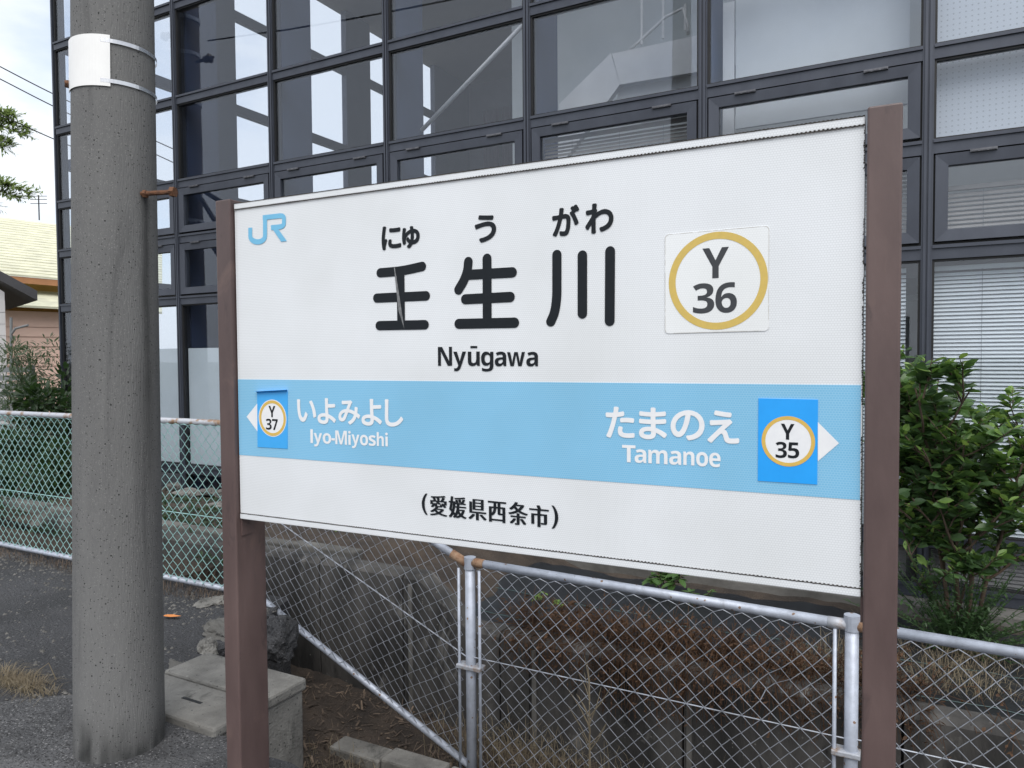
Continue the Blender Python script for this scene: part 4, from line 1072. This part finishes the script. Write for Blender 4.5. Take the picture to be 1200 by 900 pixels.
for i, (a, b) in enumerate(zip(mull[:-1], mull[1:])):
    x0, x1 = a + MW, b - MW
    for k in range(len(rows) - 1):
        z0, z1 = rows[k] + TH, rows[k + 1] - TH
        awn = (k in (2, 3) and i < 7) or (k == 2 and i >= 7)
        if i == 0: awn = False
        if awn:
            m = MB(); g_ = 0.012; fx0, fx1, fz0, fz1 = x0 + g_, x1 - g_, z0 + g_ + 0.01, z1 - g_
            # mitred casement: flat outer frame with a raised inner bead
            wd = 0.075
            P = [((fx0, fz0), (fx1, fz0), (fx1 - wd, fz0 + wd), (fx0 + wd, fz0 + wd)), ((fx1, fz0), (fx1, fz1), (fx1 - wd, fz1 - wd), (fx1 - wd, fz0 + wd)),
                 ((fx1, fz1), (fx0, fz1), (fx0 + wd, fz1 - wd), (fx1 - wd, fz1 - wd)), ((fx0, fz1), (fx0, fz0), (fx0 + wd, fz0 + wd), (fx0 + wd, fz1 - wd))]
            for q in P:
                e_ = 0.0012; ya, yb_ = D - 0.026, D + 0.05
                cxm = sum(p[0] for p in q) / 4; czm = sum(p[1] for p in q) / 4
                q2 = [(p[0] + (cxm - p[0]) * 0.0, p[1]) for p in q]
                m.hexa([(q2[0][0], ya, q2[0][1]), (q2[1][0], ya, q2[1][1]), (q2[1][0], yb_, q2[1][1]), (q2[0][0], yb_, q2[0][1]),
                        (q2[3][0], ya + 0.006, q2[3][1]), (q2[2][0], ya + 0.006, q2[2][1]), (q2[2][0], yb_, q2[2][1]), (q2[3][0], yb_, q2[3][1])])
            wn = bpart(m, 'window', 'dark_aluminium')
            mg = MB(); frame_ring(mg, x0 - 0.001, x1 + 0.001, z0 - 0.001, z1 + 0.001, g_ + 0.006, D + 0.01, D + 0.012)
            mg.build('gasket', 'gasket', wn)
            MB().box(fx0 + wd - 0.004, fx1 - wd + 0.004, D + 0.004, D + 0.010, fz0 + wd - 0.004, fz1 - wd + 0.004).build('pane', 'glass', wn)
            for hx in (fx0 + 0.27, fx1 - 0.27):
                hm = MB(); hm.box(hx - 0.075, hx + 0.075, D - 0.043, D - 0.0262, z1 - 0.022, z1 - 0.004)
                for q in (-0.05, 0, 0.05): hm.box(hx + q - 0.02, hx + q + 0.02, D - 0.047, D - 0.0431, z1 - 0.018, z1 - 0.008)
                hm.build('hinge', 'hinge_metal', wn)
        else:
            m = MB(); frame_ring(m, x0, x1, z0, z1, 0.014, D - 0.004, D + 0.05)
            wn = bpart(m, 'window', 'gasket')
            MB().box(x0 + 0.010, x1 - 0.010, D + 0.012, D + 0.018, z0 + 0.010, z1 - 0.010).build('pane', 'glass', wn)
# roof, floor, walls
bpart(MB().box(XL - 0.1, XRR, D - 0.06, YB + 0.1, ROOF, ROOF + 0.35), 'roof', 'interior_ceiling')
bpart(MB().box(XL, XRR, D + 0.11, YB, -0.16, -0.12), 'floor', 'interior_floor')
bpart(MB().box(XL, XRR, YB, YB + 0.15, -0.5, ROOF - 0.001), 'back_wall', 'interior_back')
bpart(MB().box(XRR - 0.15, XRR, D + 0.1, YB - 0.001, -0.5, ROOF - 0.002), 'end_wall', 'interior_wall')
bpart(MB().box(XL - 0.02, XRR, D - 0.20, D + 0.12, -0.93, -0.152), 'plinth', 'concrete_plinth', bevel=0.01)
# left side wall: columns, transoms, glass
cols = [(D + 0.13, D + 0.135), (8.14, 8.60), (11.28, 12.0), (14.3, YB - 0.001)]
for (ya, yb_) in cols[1:]:
    bpart(MB().box(XL, XL + 0.12, ya, yb_, -0.11, ROOF - 0.003), 'side_column', 'column_slate')
slev = [0.3, 1.05, 2.55, 4.05, 5.55, 7.05]
for (c0, c1) in zip(cols[:-1], cols[1:]):
    y0, y1 = c0[1], c1[0]
    for z in slev:
        bpart(MB().box(XL + 0.02, XL + 0.11, y0, y1, z - 0.075, z + 0.075), 'side_transom', 'column_slate')
    bpart(MB().box(XL + 0.055, XL + 0.061, y0, y1, -0.11, ROOF - 0.01), 'side_pane', 'glass_side')
bpart(MB().box(XL + 0.0, XL + 0.05, D + 0.1001, D + 0.13, -0.11, ROOF - 0.004), 'side_column', 'dark_aluminium')
bpart(MB().box(XL + 0.03, XL + 0.075, D + 0.46, D + 0.50, -0.11, ROOF - 0.004), 'side_mullion', 'dark_aluminium')
# slate fins standing behind each mullion
for x in mull[1:]:
    bpart(MB().box(x - 0.02, x + 0.02, D + 0.13, D + 0.57, -0.11, ROOF - 0.005), 'fin', 'fin_blue')
# inner walls
xw0 = at_y(600, 80, 8.6).x
bpart(MB().box(xw0, XRR - 0.16, 8.6, 8.72, -0.11, ROOF - 0.006), 'partition', 'interior_wall')
bpart(MB().box(xw0 - 0.9, XRR - 0.16, 8.45, 8.59, 2.05, 2.35), 'floor_beam', 'interior_wall')
bpart(MB().box(-2.3, XRR - 0.16, D + 0.80, 8.58, 2.1, 2.34), 'upper_floor', 'interior_ceiling')
# diagonal brace
pa = at_y(494, 153, D + 0.5); pb = at_y(616, 26, D + 0.5); pa = pa + (pa - pb) * 0.0; pb = pb + (pb - pa) * 0.25
br = MB().tube([pa, pb], 0.022, 10).build('diagonal_brace', 'brace_metal', bld, smooth=True); br.location = OB
# curtains on the far wall
for px0, px1 in ((566, 584), (588, 601)):
    a = at_y(px0, 100, YB - 0.3).x; b = at_y(px1, 100, YB - 0.3).x; m = MB(); n = 24
    for k in range(n):
        xa = a + (b - a) * k / n; xb = a + (b - a) * (k + 1) / n; ya = YB - 0.3 + 0.05 * math.sin(k * 1.7); yb_ = YB - 0.3 + 0.05 * math.sin((k + 1) * 1.7)
        m.quad((xa, ya, 0.1), (xb, yb_, 0.1), (xb, yb_, 7.4), (xa, ya, 7.4))
    o = m.build('curtain', 'curtain', bld); o.location = OB
# stair with solid light parapets behind the fifth bay
stc = empty('staircase', (-2.8, 7.2, -0.12), 'pale staircase with solid parapet seen through the upper glass', 'staircase')
YS = 7.3
def quadslab(pix, y0, y1, name, mat):
    p = [at_y(px, py, y0) for px, py in pix]; m = MB(); n = len(p)
    m.v = [tuple(q) for q in p] + [(q.x, y1, q.z) for q in p]
    m.f = [tuple(range(n)), tuple(reversed(range(n, 2 * n)))] + [(i, n + i, n + (i + 1) % n, (i + 1) % n) for i in range(n)]
    o = m.build(name, mat, stc); o.location = -stc.location; return o
quadslab([(560, 260), (655, 168), (655, 122), (716, 62), (727, 98), (660, 190), (590, 290)][::1], YS, YS + 0.08, 'flight_parapet', 'stair_panel')
quadslab([(717, 63), (860, 32), (866, 76), (727, 99)], YS - 0.02, YS + 0.06, 'landing_parapet', 'stair_panel')
quadslab([(724, 101), (866, 80), (870, 99), (724, 121)], YS + 0.1, YS + 1.0, 'landing', 'stair_panel')
for px, y0p, y1p in ((752, -4, 52), (777, -8, 45), (803, 5, 36)):
    a = at_y(px, y0p, YS + .05); b = at_y(px, y1p, YS + .05); o = MB().tube([a, b], 0.014, 8).build('baluster', 'brace_metal', stc); o.location = -stc.location
hr = [at_y(x, y, YS + .05) for x, y in ((738, 58), (750, 48), (780, 20), (800, 10), (806, 30), (806, 40))]
o = MB().tube(hr, 0.016, 8).build('handrail', 'brace_metal', stc, smooth=True); o.location = -stc.location
# white board and papers behind the sixth bay
a = at_y(863, 40, D + 0.35).x; b = at_y(1066, 40, D + 0.35).x
wb = MB().box(a, b, D + 0.33, D + 0.36, 3.30, 4.62).build('display_board', 'white_board'); tag(wb, 'large plain pale board standing behind the upper glass', 'board')
wb2 = MB().box(a, mull[7] - 0.1, D + 0.40, D + 0.43, 4.66, 5.9).build('display_board', 'white_board'); tag(wb2, 'second pale board above the plain pale board', 'board')
wb3 = MB().box(a - 0.10, a - 0.012, D + 0.33, D + 0.36, 2.5, 4.3).build('paper_strip', 'white_plastic'); tag(wb3, 'narrow white strip beside the plain pale board', 'paper')
pbd = MB().box(mull[7] + 0.05, mull[8] - 0.05, D + 0.16, D + 0.18, 2.93, 5.4).build('perforated_panel', 'perforated_board')
tag(pbd, 'pale panel with fine dot rows behind the glass', 'panel')
pbd2 = MB().box(mull[8] + 0.05, mull[9] - 0.05, D + 0.16, D + 0.18, 2.93, 5.4).build('perforated_panel', 'perforated_board')
tag(pbd2, 'pale dotted panel in the bay next to the end wall', 'panel')
# frosted lower panels
for i in range(1, 5):
    x0, x1 = mull[i] + 0.06, mull[i + 1] - 0.06
    o = MB().box(x0, x1, D + 0.05, D + 0.056, 0.28, 1.64).build('frosted_film', 'frosted_film', bld); o.location = OB
# venetian blinds
def blind(x0, x1, z0, z1, pitch, mat, label, yy=D + 0.13, tilt=0.55):
    e = empty('venetian_blind', ((x0 + x1) / 2, yy, z0), label, 'blind'); m = MB(); n = int((z1 - z0) / pitch)
    hx = (x1 - x0) / 2
    for k in range(n):
        z = k * pitch; h = pitch * 0.78; dy = 0.010
        m.quad((-hx, -dy, z - h * tilt), (hx, -dy, z - h * tilt), (hx, 0, z + h * 0.15), (-hx, 0, z + h * 0.15))
        m.quad((-hx, 0, z + h * 0.15), (hx, 0, z + h * 0.15), (hx, dy, z + h * tilt), (-hx, dy, z + h * tilt))
    o = m.build('slats', mat, e); o['kind'] = 'stuff'
    MB().box(-hx, hx, -0.015, 0.015, n * pitch, n * pitch + 0.03).build('head_rail', mat, e)
    MB().box(-hx, hx, -0.012, 0.012, -0.03, -0.012).build('bottom_rail', mat, e)
    for q in (-0.6, 0.05, 0.62):
        MB().tube([(hx * q, -0.014, 0), (hx * q, -0.014, n * pitch)], 0.0012, 4).build('cord', 'grey_slat', e)
blind(mull[7] + 0.05, mull[8] - 0.05, 0.30, 2.10, 0.0265, 'blind_white', 'white venetian blind lowered behind the shrub')
blind(mull[6] + 0.08, mull[7] - 0.12, 0.30, 2.10, 0.0265, 'blind_white', 'white venetian blind beside the right brown post')
blind(mull[7] + 0.05, mull[8] - 0.05, 2.28, 2.62, 0.03, 'blind_brown', 'half raised blind in the small window over the lowered white blind')
blind(mull[7] + 0.05, mull[8] - 0.05, -0.06, 0.19, 0.026, 'blind_brown', 'brown blind in the low pane behind the shrub stem')
blind(mull[6] + 0.08, mull[7] - 0.10, -0.06, 0.19, 0.026, 'blind_brown', 'brown blind in the low pane beside the right brown post')
blind(mull[5] + 0.10, mull[6] - 0.10, 2.40, 3.36, 0.03, 'blind_brown', 'grey brown blind in the hinged window above the board')
blind(mull[6] + 0.08, mull[7] - 0.08, 2.25, 2.8, 0.03, 'blind_brown', 'blind in the hinged window above the right brown post')

# ================================================================== SECOND POLE AND CABLES BEYOND THE BUILDING CORNER
pp = at_y(225, 430, 7.41); PPY = 2 * D - 7.41
p2 = empty('utility_pole', (pp.x, PPY, -0.1), 'dark utility pole with insulators mirrored in the dark glass facade', 'pole')
MB().tube([(0, 0, 0), (0, 0, 9.5)], [0.20, 0.165], 20).build('shaft', 'pole_dark', p2, smooth=True)
MB().tube([(-0.06, 0.20, 1.5), (-0.05, 0.19, 8.4)], 0.014, 8).build('conduit', 'white_plastic', p2)
for z in (3.6, 5.3, 6.0, 6.5, 6.9):
    MB().tube([(0, 0, z), (0, 0, z + 0.05)], 0.215 - (z * 0.004), 20).build('band', 'galvanised', p2)
rdir = Vector((1, 0, 0))
for k, z in enumerate((5.9, 6.4, 7.0)):
    s = -1 if k % 2 else 1
    b = Vector((0, 0, z)) + rdir * s * 0.2
    q = MB().tube([b, b + rdir * s * 0.22], 0.025, 8).build('insulator_arm', 'cable_black', p2)
    MB().tube([b + rdir * s * t for t in (0.18, 0.22, 0.24, 0.28, 0.30, 0.36)], [.05, .05, .03, .07, .03, .02], 10).build('insulator', 'porcelain', q)
for a, b in (((0.2, 4.1), (0.95, 3.7)), ((0.2, 3.6), (0.75, 2.9)), ((0.2, 4.0), (0.7, 3.4))):
    MB().tube([Vector((0, 0, a[1])) + rdir * a[0], Vector((0, 0, b[1])) + rdir * b[0]], 0.035, 8).build('stay', 'cable_black', p2)
cab = [((-60, 46), (0, 78), (80, 118.5), (215, 180), 15.0, 'uppermost thin cable running across the white sky to the glass corner'),
       ((-60, 62), (0, 92.5), (80, 133), (215, 196), 15.2, 'middle thin cable running across the white sky to the glass corner'),
       ((-60, 106), (0, 134), (80, 170), (215, 222), 15.4, 'lowest thin cable in front of the conifer branches')]
for a, b, c, d_, dep, lb_ in cab:
    pts = smooth_curve([at_depth(p[0], p[1], dep + k * 0.6) for k, p in enumerate((a, b, c, d_))], 8)
    o = MB().tube(pts, 0.012, 6).build('overhead_cable', 'cable_black'); tag(o, lb_, 'cable', 'cables beside the building')
for z, lb_ in ((6.15, 'thin wire mirrored in the glass below the upper insulator'), (6.75, 'thin wire mirrored in the glass near its upper edge')):
    pts = [(pp.x + 0.45 + t * 13.0, PPY + 0.3 * t, z - 0.1 - 0.5 * math.sin(math.pi * t)) for t in [k / 16 for k in range(17)]]
    o = MB().tube(pts, 0.010, 6).build('overhead_cable', 'cable_black'); tag(o, lb_, 'cable', 'cables beside the building')
rdir = Vector((RIGHT.x, RIGHT.y, 0)).normalized()
# ================================================================== HOUSES, GATE, TREES ON THE LEFT
HD = 20.0
def hp(px, py, dep): return at_depth(px, py, dep)
house = empty('house', at_depth(20, 440, HD), 'house with pale yellow tiled roof and pink siding', 'house')
HO = -house.location
def hpart(m, name, mat, par=None, **k):
    o = m.build(name, mat, par or house, **k)
    if par is None: o.location = HO
    return o
def pq(pix, dep):       # quad of pixels with own depths
    return [at_depth(px, py, dd) for (px, py), dd in zip(pix, dep)]
# main roof: ridge further away than the eave; rows of tiles as real steps
rA, rB = at_depth(-260, 222, 21.5), at_depth(190, 278, 27.5); eA, eB = at_depth(-280, 296, 17.5), at_depth(190, 337, 23.5)
roof = None
NR = 22
for k in range(NR):
    t0, t1 = k / NR, (k + 1) / NR
    a0 = rA.lerp(eA, t0); b0 = rB.lerp(eB, t0); a1 = rA.lerp(eA, t1 + .003); b1 = rB.lerp(eB, t1 + .003)
    up_ = Vector((0, 0, 0.022 + 0.016 * rng.random())); th = Vector((0, 0, -0.03))
    m = MB().hexa([a1 + th, b1 + th, b0 + th, a0 + th, a1 + up_ * 0.9, b1 + up_ * 0.9, b0, a0])
    if roof is None: roof = hpart(m, 'roof', 'roof_yellow')
    else: m.build('tile_course', 'roof_yellow', roof)
m = MB().hexa([eA + Vector((0, 0, -.22)), eB + Vector((0, 0, -.22)), eB + Vector((0, .1, -.22)), eA + Vector((0, .1, -.22)), eA + Vector((0, 0, -.04)), eB + Vector((0, 0, -.04)), eB + Vector((0, .1, -.04)), eA + Vector((0, .1, -.04))])
hpart(m, 'gutter', 'fascia_orange')
def vwall(m, a, b, z0, z1, th=0.15):
    d = Vector((b.x - a.x, b.y - a.y, 0)).normalized(); n_ = Vector((-d.y, d.x, 0)) * th
    m.hexa([Vector((a.x, a.y, z0)), Vector((b.x, b.y, z0)), Vector((b.x, b.y, z0)) + n_, Vector((a.x, a.y, z0)) + n_,
            Vector((a.x, a.y, z1)), Vector((b.x, b.y, z1)), Vector((b.x, b.y, z1)) + n_, Vector((a.x, a.y, z1)) + n_]); return m
dn = (eB - eA); dn.z = 0; nrm = Vector((-dn.y, dn.x, 0)).normalized()
wa, wb_ = eA + nrm * 0.7, eB + nrm * 0.7
hpart(vwall(MB(), wa, wb_, 2.0, min(eA.z, eB.z) - 0.02), 'upper_wall', 'ochre_wall')
# lower lean-to roof
la0, lb0 = at_depth(-280, 320, 18.2), at_depth(190, 352, 24.2); la1, lb1 = at_depth(-290, 345, 16.5), at_depth(190, 368, 22.5)
m = MB().hexa([la1, lb1, lb0, la0, la1 + Vector((0, 0, .06)), lb1 + Vector((0, 0, .06)), lb0 + Vector((0, 0, .06)), la0 + Vector((0, 0, .06))])
hpart(m, 'lean_to_roof', 'roof_yellow')
# pink siding boards
pA, pB = la1 + nrm * 0.5, lb1 + nrm * 0.5
zt_ = min(la1.z, lb1.z) - 0.02; hpart(vwall(MB(), pA, pB, -0.2, zt_, 0.2), 'siding_backing', 'pink_siding')
for k in range(9):
    z0 = 0.3 + k * 0.27; z1 = z0 + 0.262
    if z1 > zt_: break
    o_ = -nrm * 0.02; m = MB(); d = Vector((pB.x - pA.x, pB.y - pA.y, 0)).normalized()
    m.hexa([Vector((*(pA + o_ * 2).xy, z0)), Vector((*(pB + o_ * 2).xy, z0)), Vector((*pB.xy, z0)), Vector((*pA.xy, z0)),
            Vector((*(pA + o_ * .6).xy, z1)), Vector((*(pB + o_ * .6).xy, z1)), Vector((*pB.xy, z1)), Vector((*pA.xy, z1))])
    hpart(m, 'siding_board', 'pink_siding')
# aerial on the ridge
an = at_depth(46, 258, 22.5); m = MB().tube([an, an + Vector((0, 0, .75))], .02, 6)
for q in (.5, .62, .72): m.tube([an + Vector((0, 0, q)) - rdir * .25, an + Vector((0, 0, q)) + rdir * .25], .01, 5)
hpart(m, 'aerial', 'cable_black')
# shed with dark gable roof
SD = 12.5
shed = empty('shed', at_depth(-20, 470, SD), 'grey sided shed with a dark gable roof at the picture edge', 'shed')
def spart(m, name, mat, **k):
    o = m.build(name, mat, shed, **k); o.location = -shed.location; return o
g0 = at_depth(-60, 296, SD); g1 = at_depth(44, 352, SD); g2 = at_depth(-170, 350, SD)
back = nrm * 3.0
for a, b in ((g0, g1), (g2, g0)):
    m = MB().hexa([a, b, b + back, a + back, a + Vector((0, 0, .16)), b + Vector((0, 0, .16)), b + back + Vector((0, 0, .16)), a + back + Vector((0, 0, .16))])
    spart(m, 'roof_slope', 'dark_roof')
wl = at_depth(-150, 400, SD) + nrm * 0.35; wr = at_depth(11, 400, SD) + nrm * 0.35
wtop_ = at_depth(11, 341, SD).z
m = MB(); m.poly([(wl.x, wl.y, -0.2), (wr.x, wr.y, -0.2), (wr.x, wr.y, wtop_), ((g0 + nrm * .35).x, (g0 + nrm * .35).y, g0.z), (wl.x, wl.y, wtop_)])
spart(m, 'gable_wall', 'grey_siding')
for k in range(12):
    z = 0.15 + k * 0.2
    if z > wtop_ - 0.25: break
    d = (wr - wl).normalized(); o_ = -nrm * .02
    a, b = wl + o_, wr + o_
    spart(MB().hexa([Vector((*a.xy, z)), Vector((*b.xy, z)), Vector((*wr.xy, z)), Vector((*wl.xy, z)), Vector((*a.xy, z + .19)), Vector((*b.xy, z + .19)), Vector((*wr.xy, z + .19)), Vector((*wl.xy, z + .19))]), 'siding_board', 'grey_siding')
spart(MB().tube([at_depth(13, 372, SD - .1), at_depth(13, 480, SD - .1)], .022, 8), 'downpipe', 'grey_slat')
spart(MB().tube([at_depth(33, 381, SD - .1), at_depth(18, 385, SD - .1), at_depth(13, 392, SD - .1)], .02, 8), 'downpipe', 'grey_slat')
# slatted gate
gt = empty('slatted_gate', at_depth(5, 500, 10.5), 'grey metal slatted gate in front of the shed', 'gate')
GD = 10.5
ga, gb = at_depth(-60, 430, GD), at_depth(37, 428, GD); top = gb.z; 
d = (gb - ga); d.z = 0; dl = d.length; d.normalize(); nn = Vector((-d.y, d.x, 0))
for k in range(11):
    z = top - 0.10 - k * 0.115
    if z < 0.1: break
    m = MB().hexa([Vector((*ga.xy, z)), Vector((*gb.xy, z)), Vector((*(gb + nn * .02).xy, z)), Vector((*(ga + nn * .02).xy, z)), Vector((*ga.xy, z + .075)), Vector((*gb.xy, z + .075)), Vector((*(gb + nn * .02).xy, z + .075)), Vector((*(ga + nn * .02).xy, z + .075))])
    o = m.build('slat', 'grey_slat', gt); o.location = -gt.location
for p in (ga, gb, ga.lerp(gb, .55)):
    o = MB().box(p.x - .03, p.x + .03, p.y - .03, p.y + .03, -0.1, top).build('gate_post', 'grey_slat', gt); o.location = -gt.location

# bushes and trees
def bush(name, c, rad, n, l, wd, mat, label, cat, seed, stems=7, density_low=0.0):
    rg2 = random.Random(seed); e = empty(name, c, label, cat); m = MB(); sm = MB()
    lmsh = leaf_mesh('leaf', l, wd, mat); src = [tuple(v.co) for v in lmsh.vertices]; fs = [tuple(p.vertices) for p in lmsh.polygons]
    clumps = []
    for k in range(26):
        while True:
            p = Vector((rg2.uniform(-1, 1), rg2.uniform(-1, 1), rg2.uniform(-1, 1)))
            if 0.25 < p.length < 1: break
        clumps.append((Vector((p.x * rad[0], p.y * rad[1], rad[2] + p.z * rad[2])), rg2.uniform(.18, .34)))
    for k in range(stems):
        q = rg2.choice(clumps)[0]; sm.tube([(0, 0, -0.05), q * .5 + Vector((rg2.uniform(-.1, .1), 0, .05)), q], [.03, .018, .006], 5, cap=False)
    for i in range(n):
        cc, cr = rg2.choice(clumps); v = Vector((rg2.gauss(0, 1), rg2.gauss(0, 1), rg2.gauss(0, 1))).normalized() * (rg2.random() ** .4)
        p = cc + Vector((v.x * rad[0], v.y * rad[1], v.z * rad[2])) * cr * 1.25
        if p.z < 0: continue
        M = leaf_matrix(p, v + Vector((0, 0, rg2.uniform(-.3, .4))), rg2.uniform(-.8, .8), rg2.uniform(.6, 1.2))
        k = len(m.v); m.v += [tuple(M @ Vector(q)) for q in src]; m.f += [tuple(k + j for j in f) for f in fs]
    sm.build('stem', 'bark_grey', e); o = m.build('foliage', mat, e); o['kind'] = 'stuff'; return e
def bp_at(px, dep, z): q = at_depth(px, 450, dep); return (q.x, q.y, z)
bush('broadleaf_bush', bp_at(66, 9.2, 0.0), (.50, .55, .62), 2600, .10, .045, 'bush_leaf', 'dense dark green bush in front of the pink siding', 'bush', 31)
bush('broadleaf_bush', bp_at(40, 8.2, -0.05), (.55, .40, .42), 1800, .08, .035, 'bush_leaf', 'low dark bush filling the gap under the slatted gate', 'bush', 32)
bush('broadleaf_bush', bp_at(10, 7.6, -0.05), (.6, .35, .26), 1500, .07, .03, 'bush_leaf', 'spreading low dark bush behind the green fence at the gate', 'bush', 33)
bush('broadleaf_bush', bp_at(100, 8.0, -0.05), (.45, .35, .38), 1400, .09, .04, 'bush_leaf', 'dark bush half hidden by the concrete pole', 'bush', 34)
bush('olive_tree', bp_at(44, 9.9, 0.75), (.62, .5, .55), 2300, .085, .020, 'olive_leaf', 'airy grey green olive branches above the dark bush', 'tree', 35)
for k, px in enumerate((6, 16, 26)):
    bush('slender_grass_plant', bp_at(px, 8.9, 0.0), (.10, .10, .38), 260, .09, .010, 'olive_leaf', ('thin upright grassy plant before the slatted gate'), 'plant', 41 + k, 3)['group'] = 'upright plants at the gate'
# conifer whose branch ends hang into the sky
ct_ = at_depth(-150, 300, 17.0); tree = empty('conifer_tree', (ct_.x, ct_.y, -0.3), 'light green conifer with drooping branches reaching into the sky', 'tree')
rc = random.Random(9)
MB().tube([(0, 0, 0), (0.1, 0, 4), (0, 0.1, 8.5)], [.22, .15, .04], 10).build('trunk', 'bark', tree, smooth=True)
m = MB(); sm = MB()
def spray(p, d, ln):
    pts = []
    for i in range(9):
        t = i / 8; pts.append(p + d * ln * t + Vector((0, 0, -0.35 * ln * t * t)))
    sm.tube(pts, [.03 * (1 - t / 9) + .004 for t in range(9)], 4, cap=False)
    for i in range(1, 9):
        for k in range(34 if i > 3 else 8):
            b = pts[i - 1].lerp(pts[i], rc.random()); a = rc.uniform(-1.2, 1.2); sd_ = d.cross(Vector((0, 0, 1))).normalized()
            dr = (d * rc.uniform(.3, 1) + sd_ * rc.uniform(-1, 1) + Vector((0, 0, rc.uniform(-.7, .1)))).normalized(); l = rc.uniform(.10, .36)
            for q in range(9):
                bb = b + dr * l * q / 9; nd = (dr + Vector((rc.uniform(-.7, .7), rc.uniform(-.7, .7), rc.uniform(-.5, .4)))).normalized() * .11
                s_ = nd.cross(Vector((0.3, 0.2, 1))).normalized() * .024
                m.poly([bb - s_, bb + s_, bb + nd])
targets = [((34, 152), 5.0), ((30, 158), 4.4), ((18, 137), 5.6), ((36, 226), 3.0), ((22, 232), 2.7), ((10, 218), 3.0), ((4, 172), 4.2), ((-20, 140), 5.3), ((-40, 200), 3.6), ((12, 168), 4.5), ((-10, 240), 3)]
for (px, py), z in targets:
    tip = at_depth(px, py, 16.4) - tree.location; st_p = Vector((0.05, 0, tip.z + 0.25)); v = tip - st_p; ln = Vector((v.x, v.y, 0)).length * 1.02
    dz = (tip.z + 0.35 * ln - st_p.z) / ln; spray(st_p, Vector((v.x / ln, v.y / ln, dz)), ln)
for i in range(24):
    a = rc.uniform(0, 6.28); z = rc.uniform(2, 8); st_p = Vector((0, 0, z)); spray(st_p, Vector((math.cos(a), math.sin(a), .15)), max(.4, (8.8 - z) * .32))
sm.build('branches', 'bark', tree); o = m.build('crown', 'needle', tree); o['kind'] = 'stuff'
# low groundcover behind the green fence
m = MB(); rg = random.Random(77)
lmsh = leaf_mesh('leaf', .05, .02, 'bush_leaf'); src = [tuple(v.co) for v in lmsh.vertices]; fs = [tuple(p.vertices) for p in lmsh.polygons]
for i in range(5200):
    px = rg.uniform(-40, 268); y = rg.uniform(3.6, 5.4); x = at_y(px, 560, y).x
    den = fbm(x * 1.1, y * 1.1, 3) 
    if den < -0.05: continue
    p = Vector((x, y, yard_z(x, y) + rg.random() * 0.16 * max(0, den)))
    M = leaf_matrix(p, Vector((rg.uniform(-1, 1), rg.uniform(-1, 1), rg.uniform(0, 1))), 0, rg.uniform(.6, 1.3))
    k = len(m.v); m.v += [tuple(M @ Vector(q)) for q in src]; m.f += [tuple(k + j for j in f) for f in fs]
o = m.build('ground_cover', 'bush_leaf'); tag(o, 'dark low creeping plants behind the green fence', 'ground cover', kind='stuff')
m = MB()
for i in range(2400):
    px = rg.uniform(-40, 300); y = rg.uniform(3.3, 3.9) if i % 2 else rg.uniform(3.1, 3.24); x = at_y(px, 640, y).x
    if x > -3.4: continue
    blades(m, (x, y, 0.0), 1, rg.uniform(.03, .11), 0.03, 1.3, 0.0016, 5000 + i)
o = m.build('dead_grass', 'litter'); tag(o, 'thin brown dead grass along the foot of the green fence', 'grass', kind='stuff')
# low kerb on the bank behind the green fence
kq = empty('garden_kerb', (-6.0, 4.0, 0), 'low stone edging on the bank behind the green fence', 'kerb')
for k in range(9):
    x = -9.0 + k * 0.62
    o = MB().box(x, x + 0.60, 4.02 + 0.01 * rng.random(), 4.14, -0.1, 0.13 + 0.02 * rng.random()).build('edging_block', 'concrete_plinth', kq, bevel=0.012); o.location = -kq.location
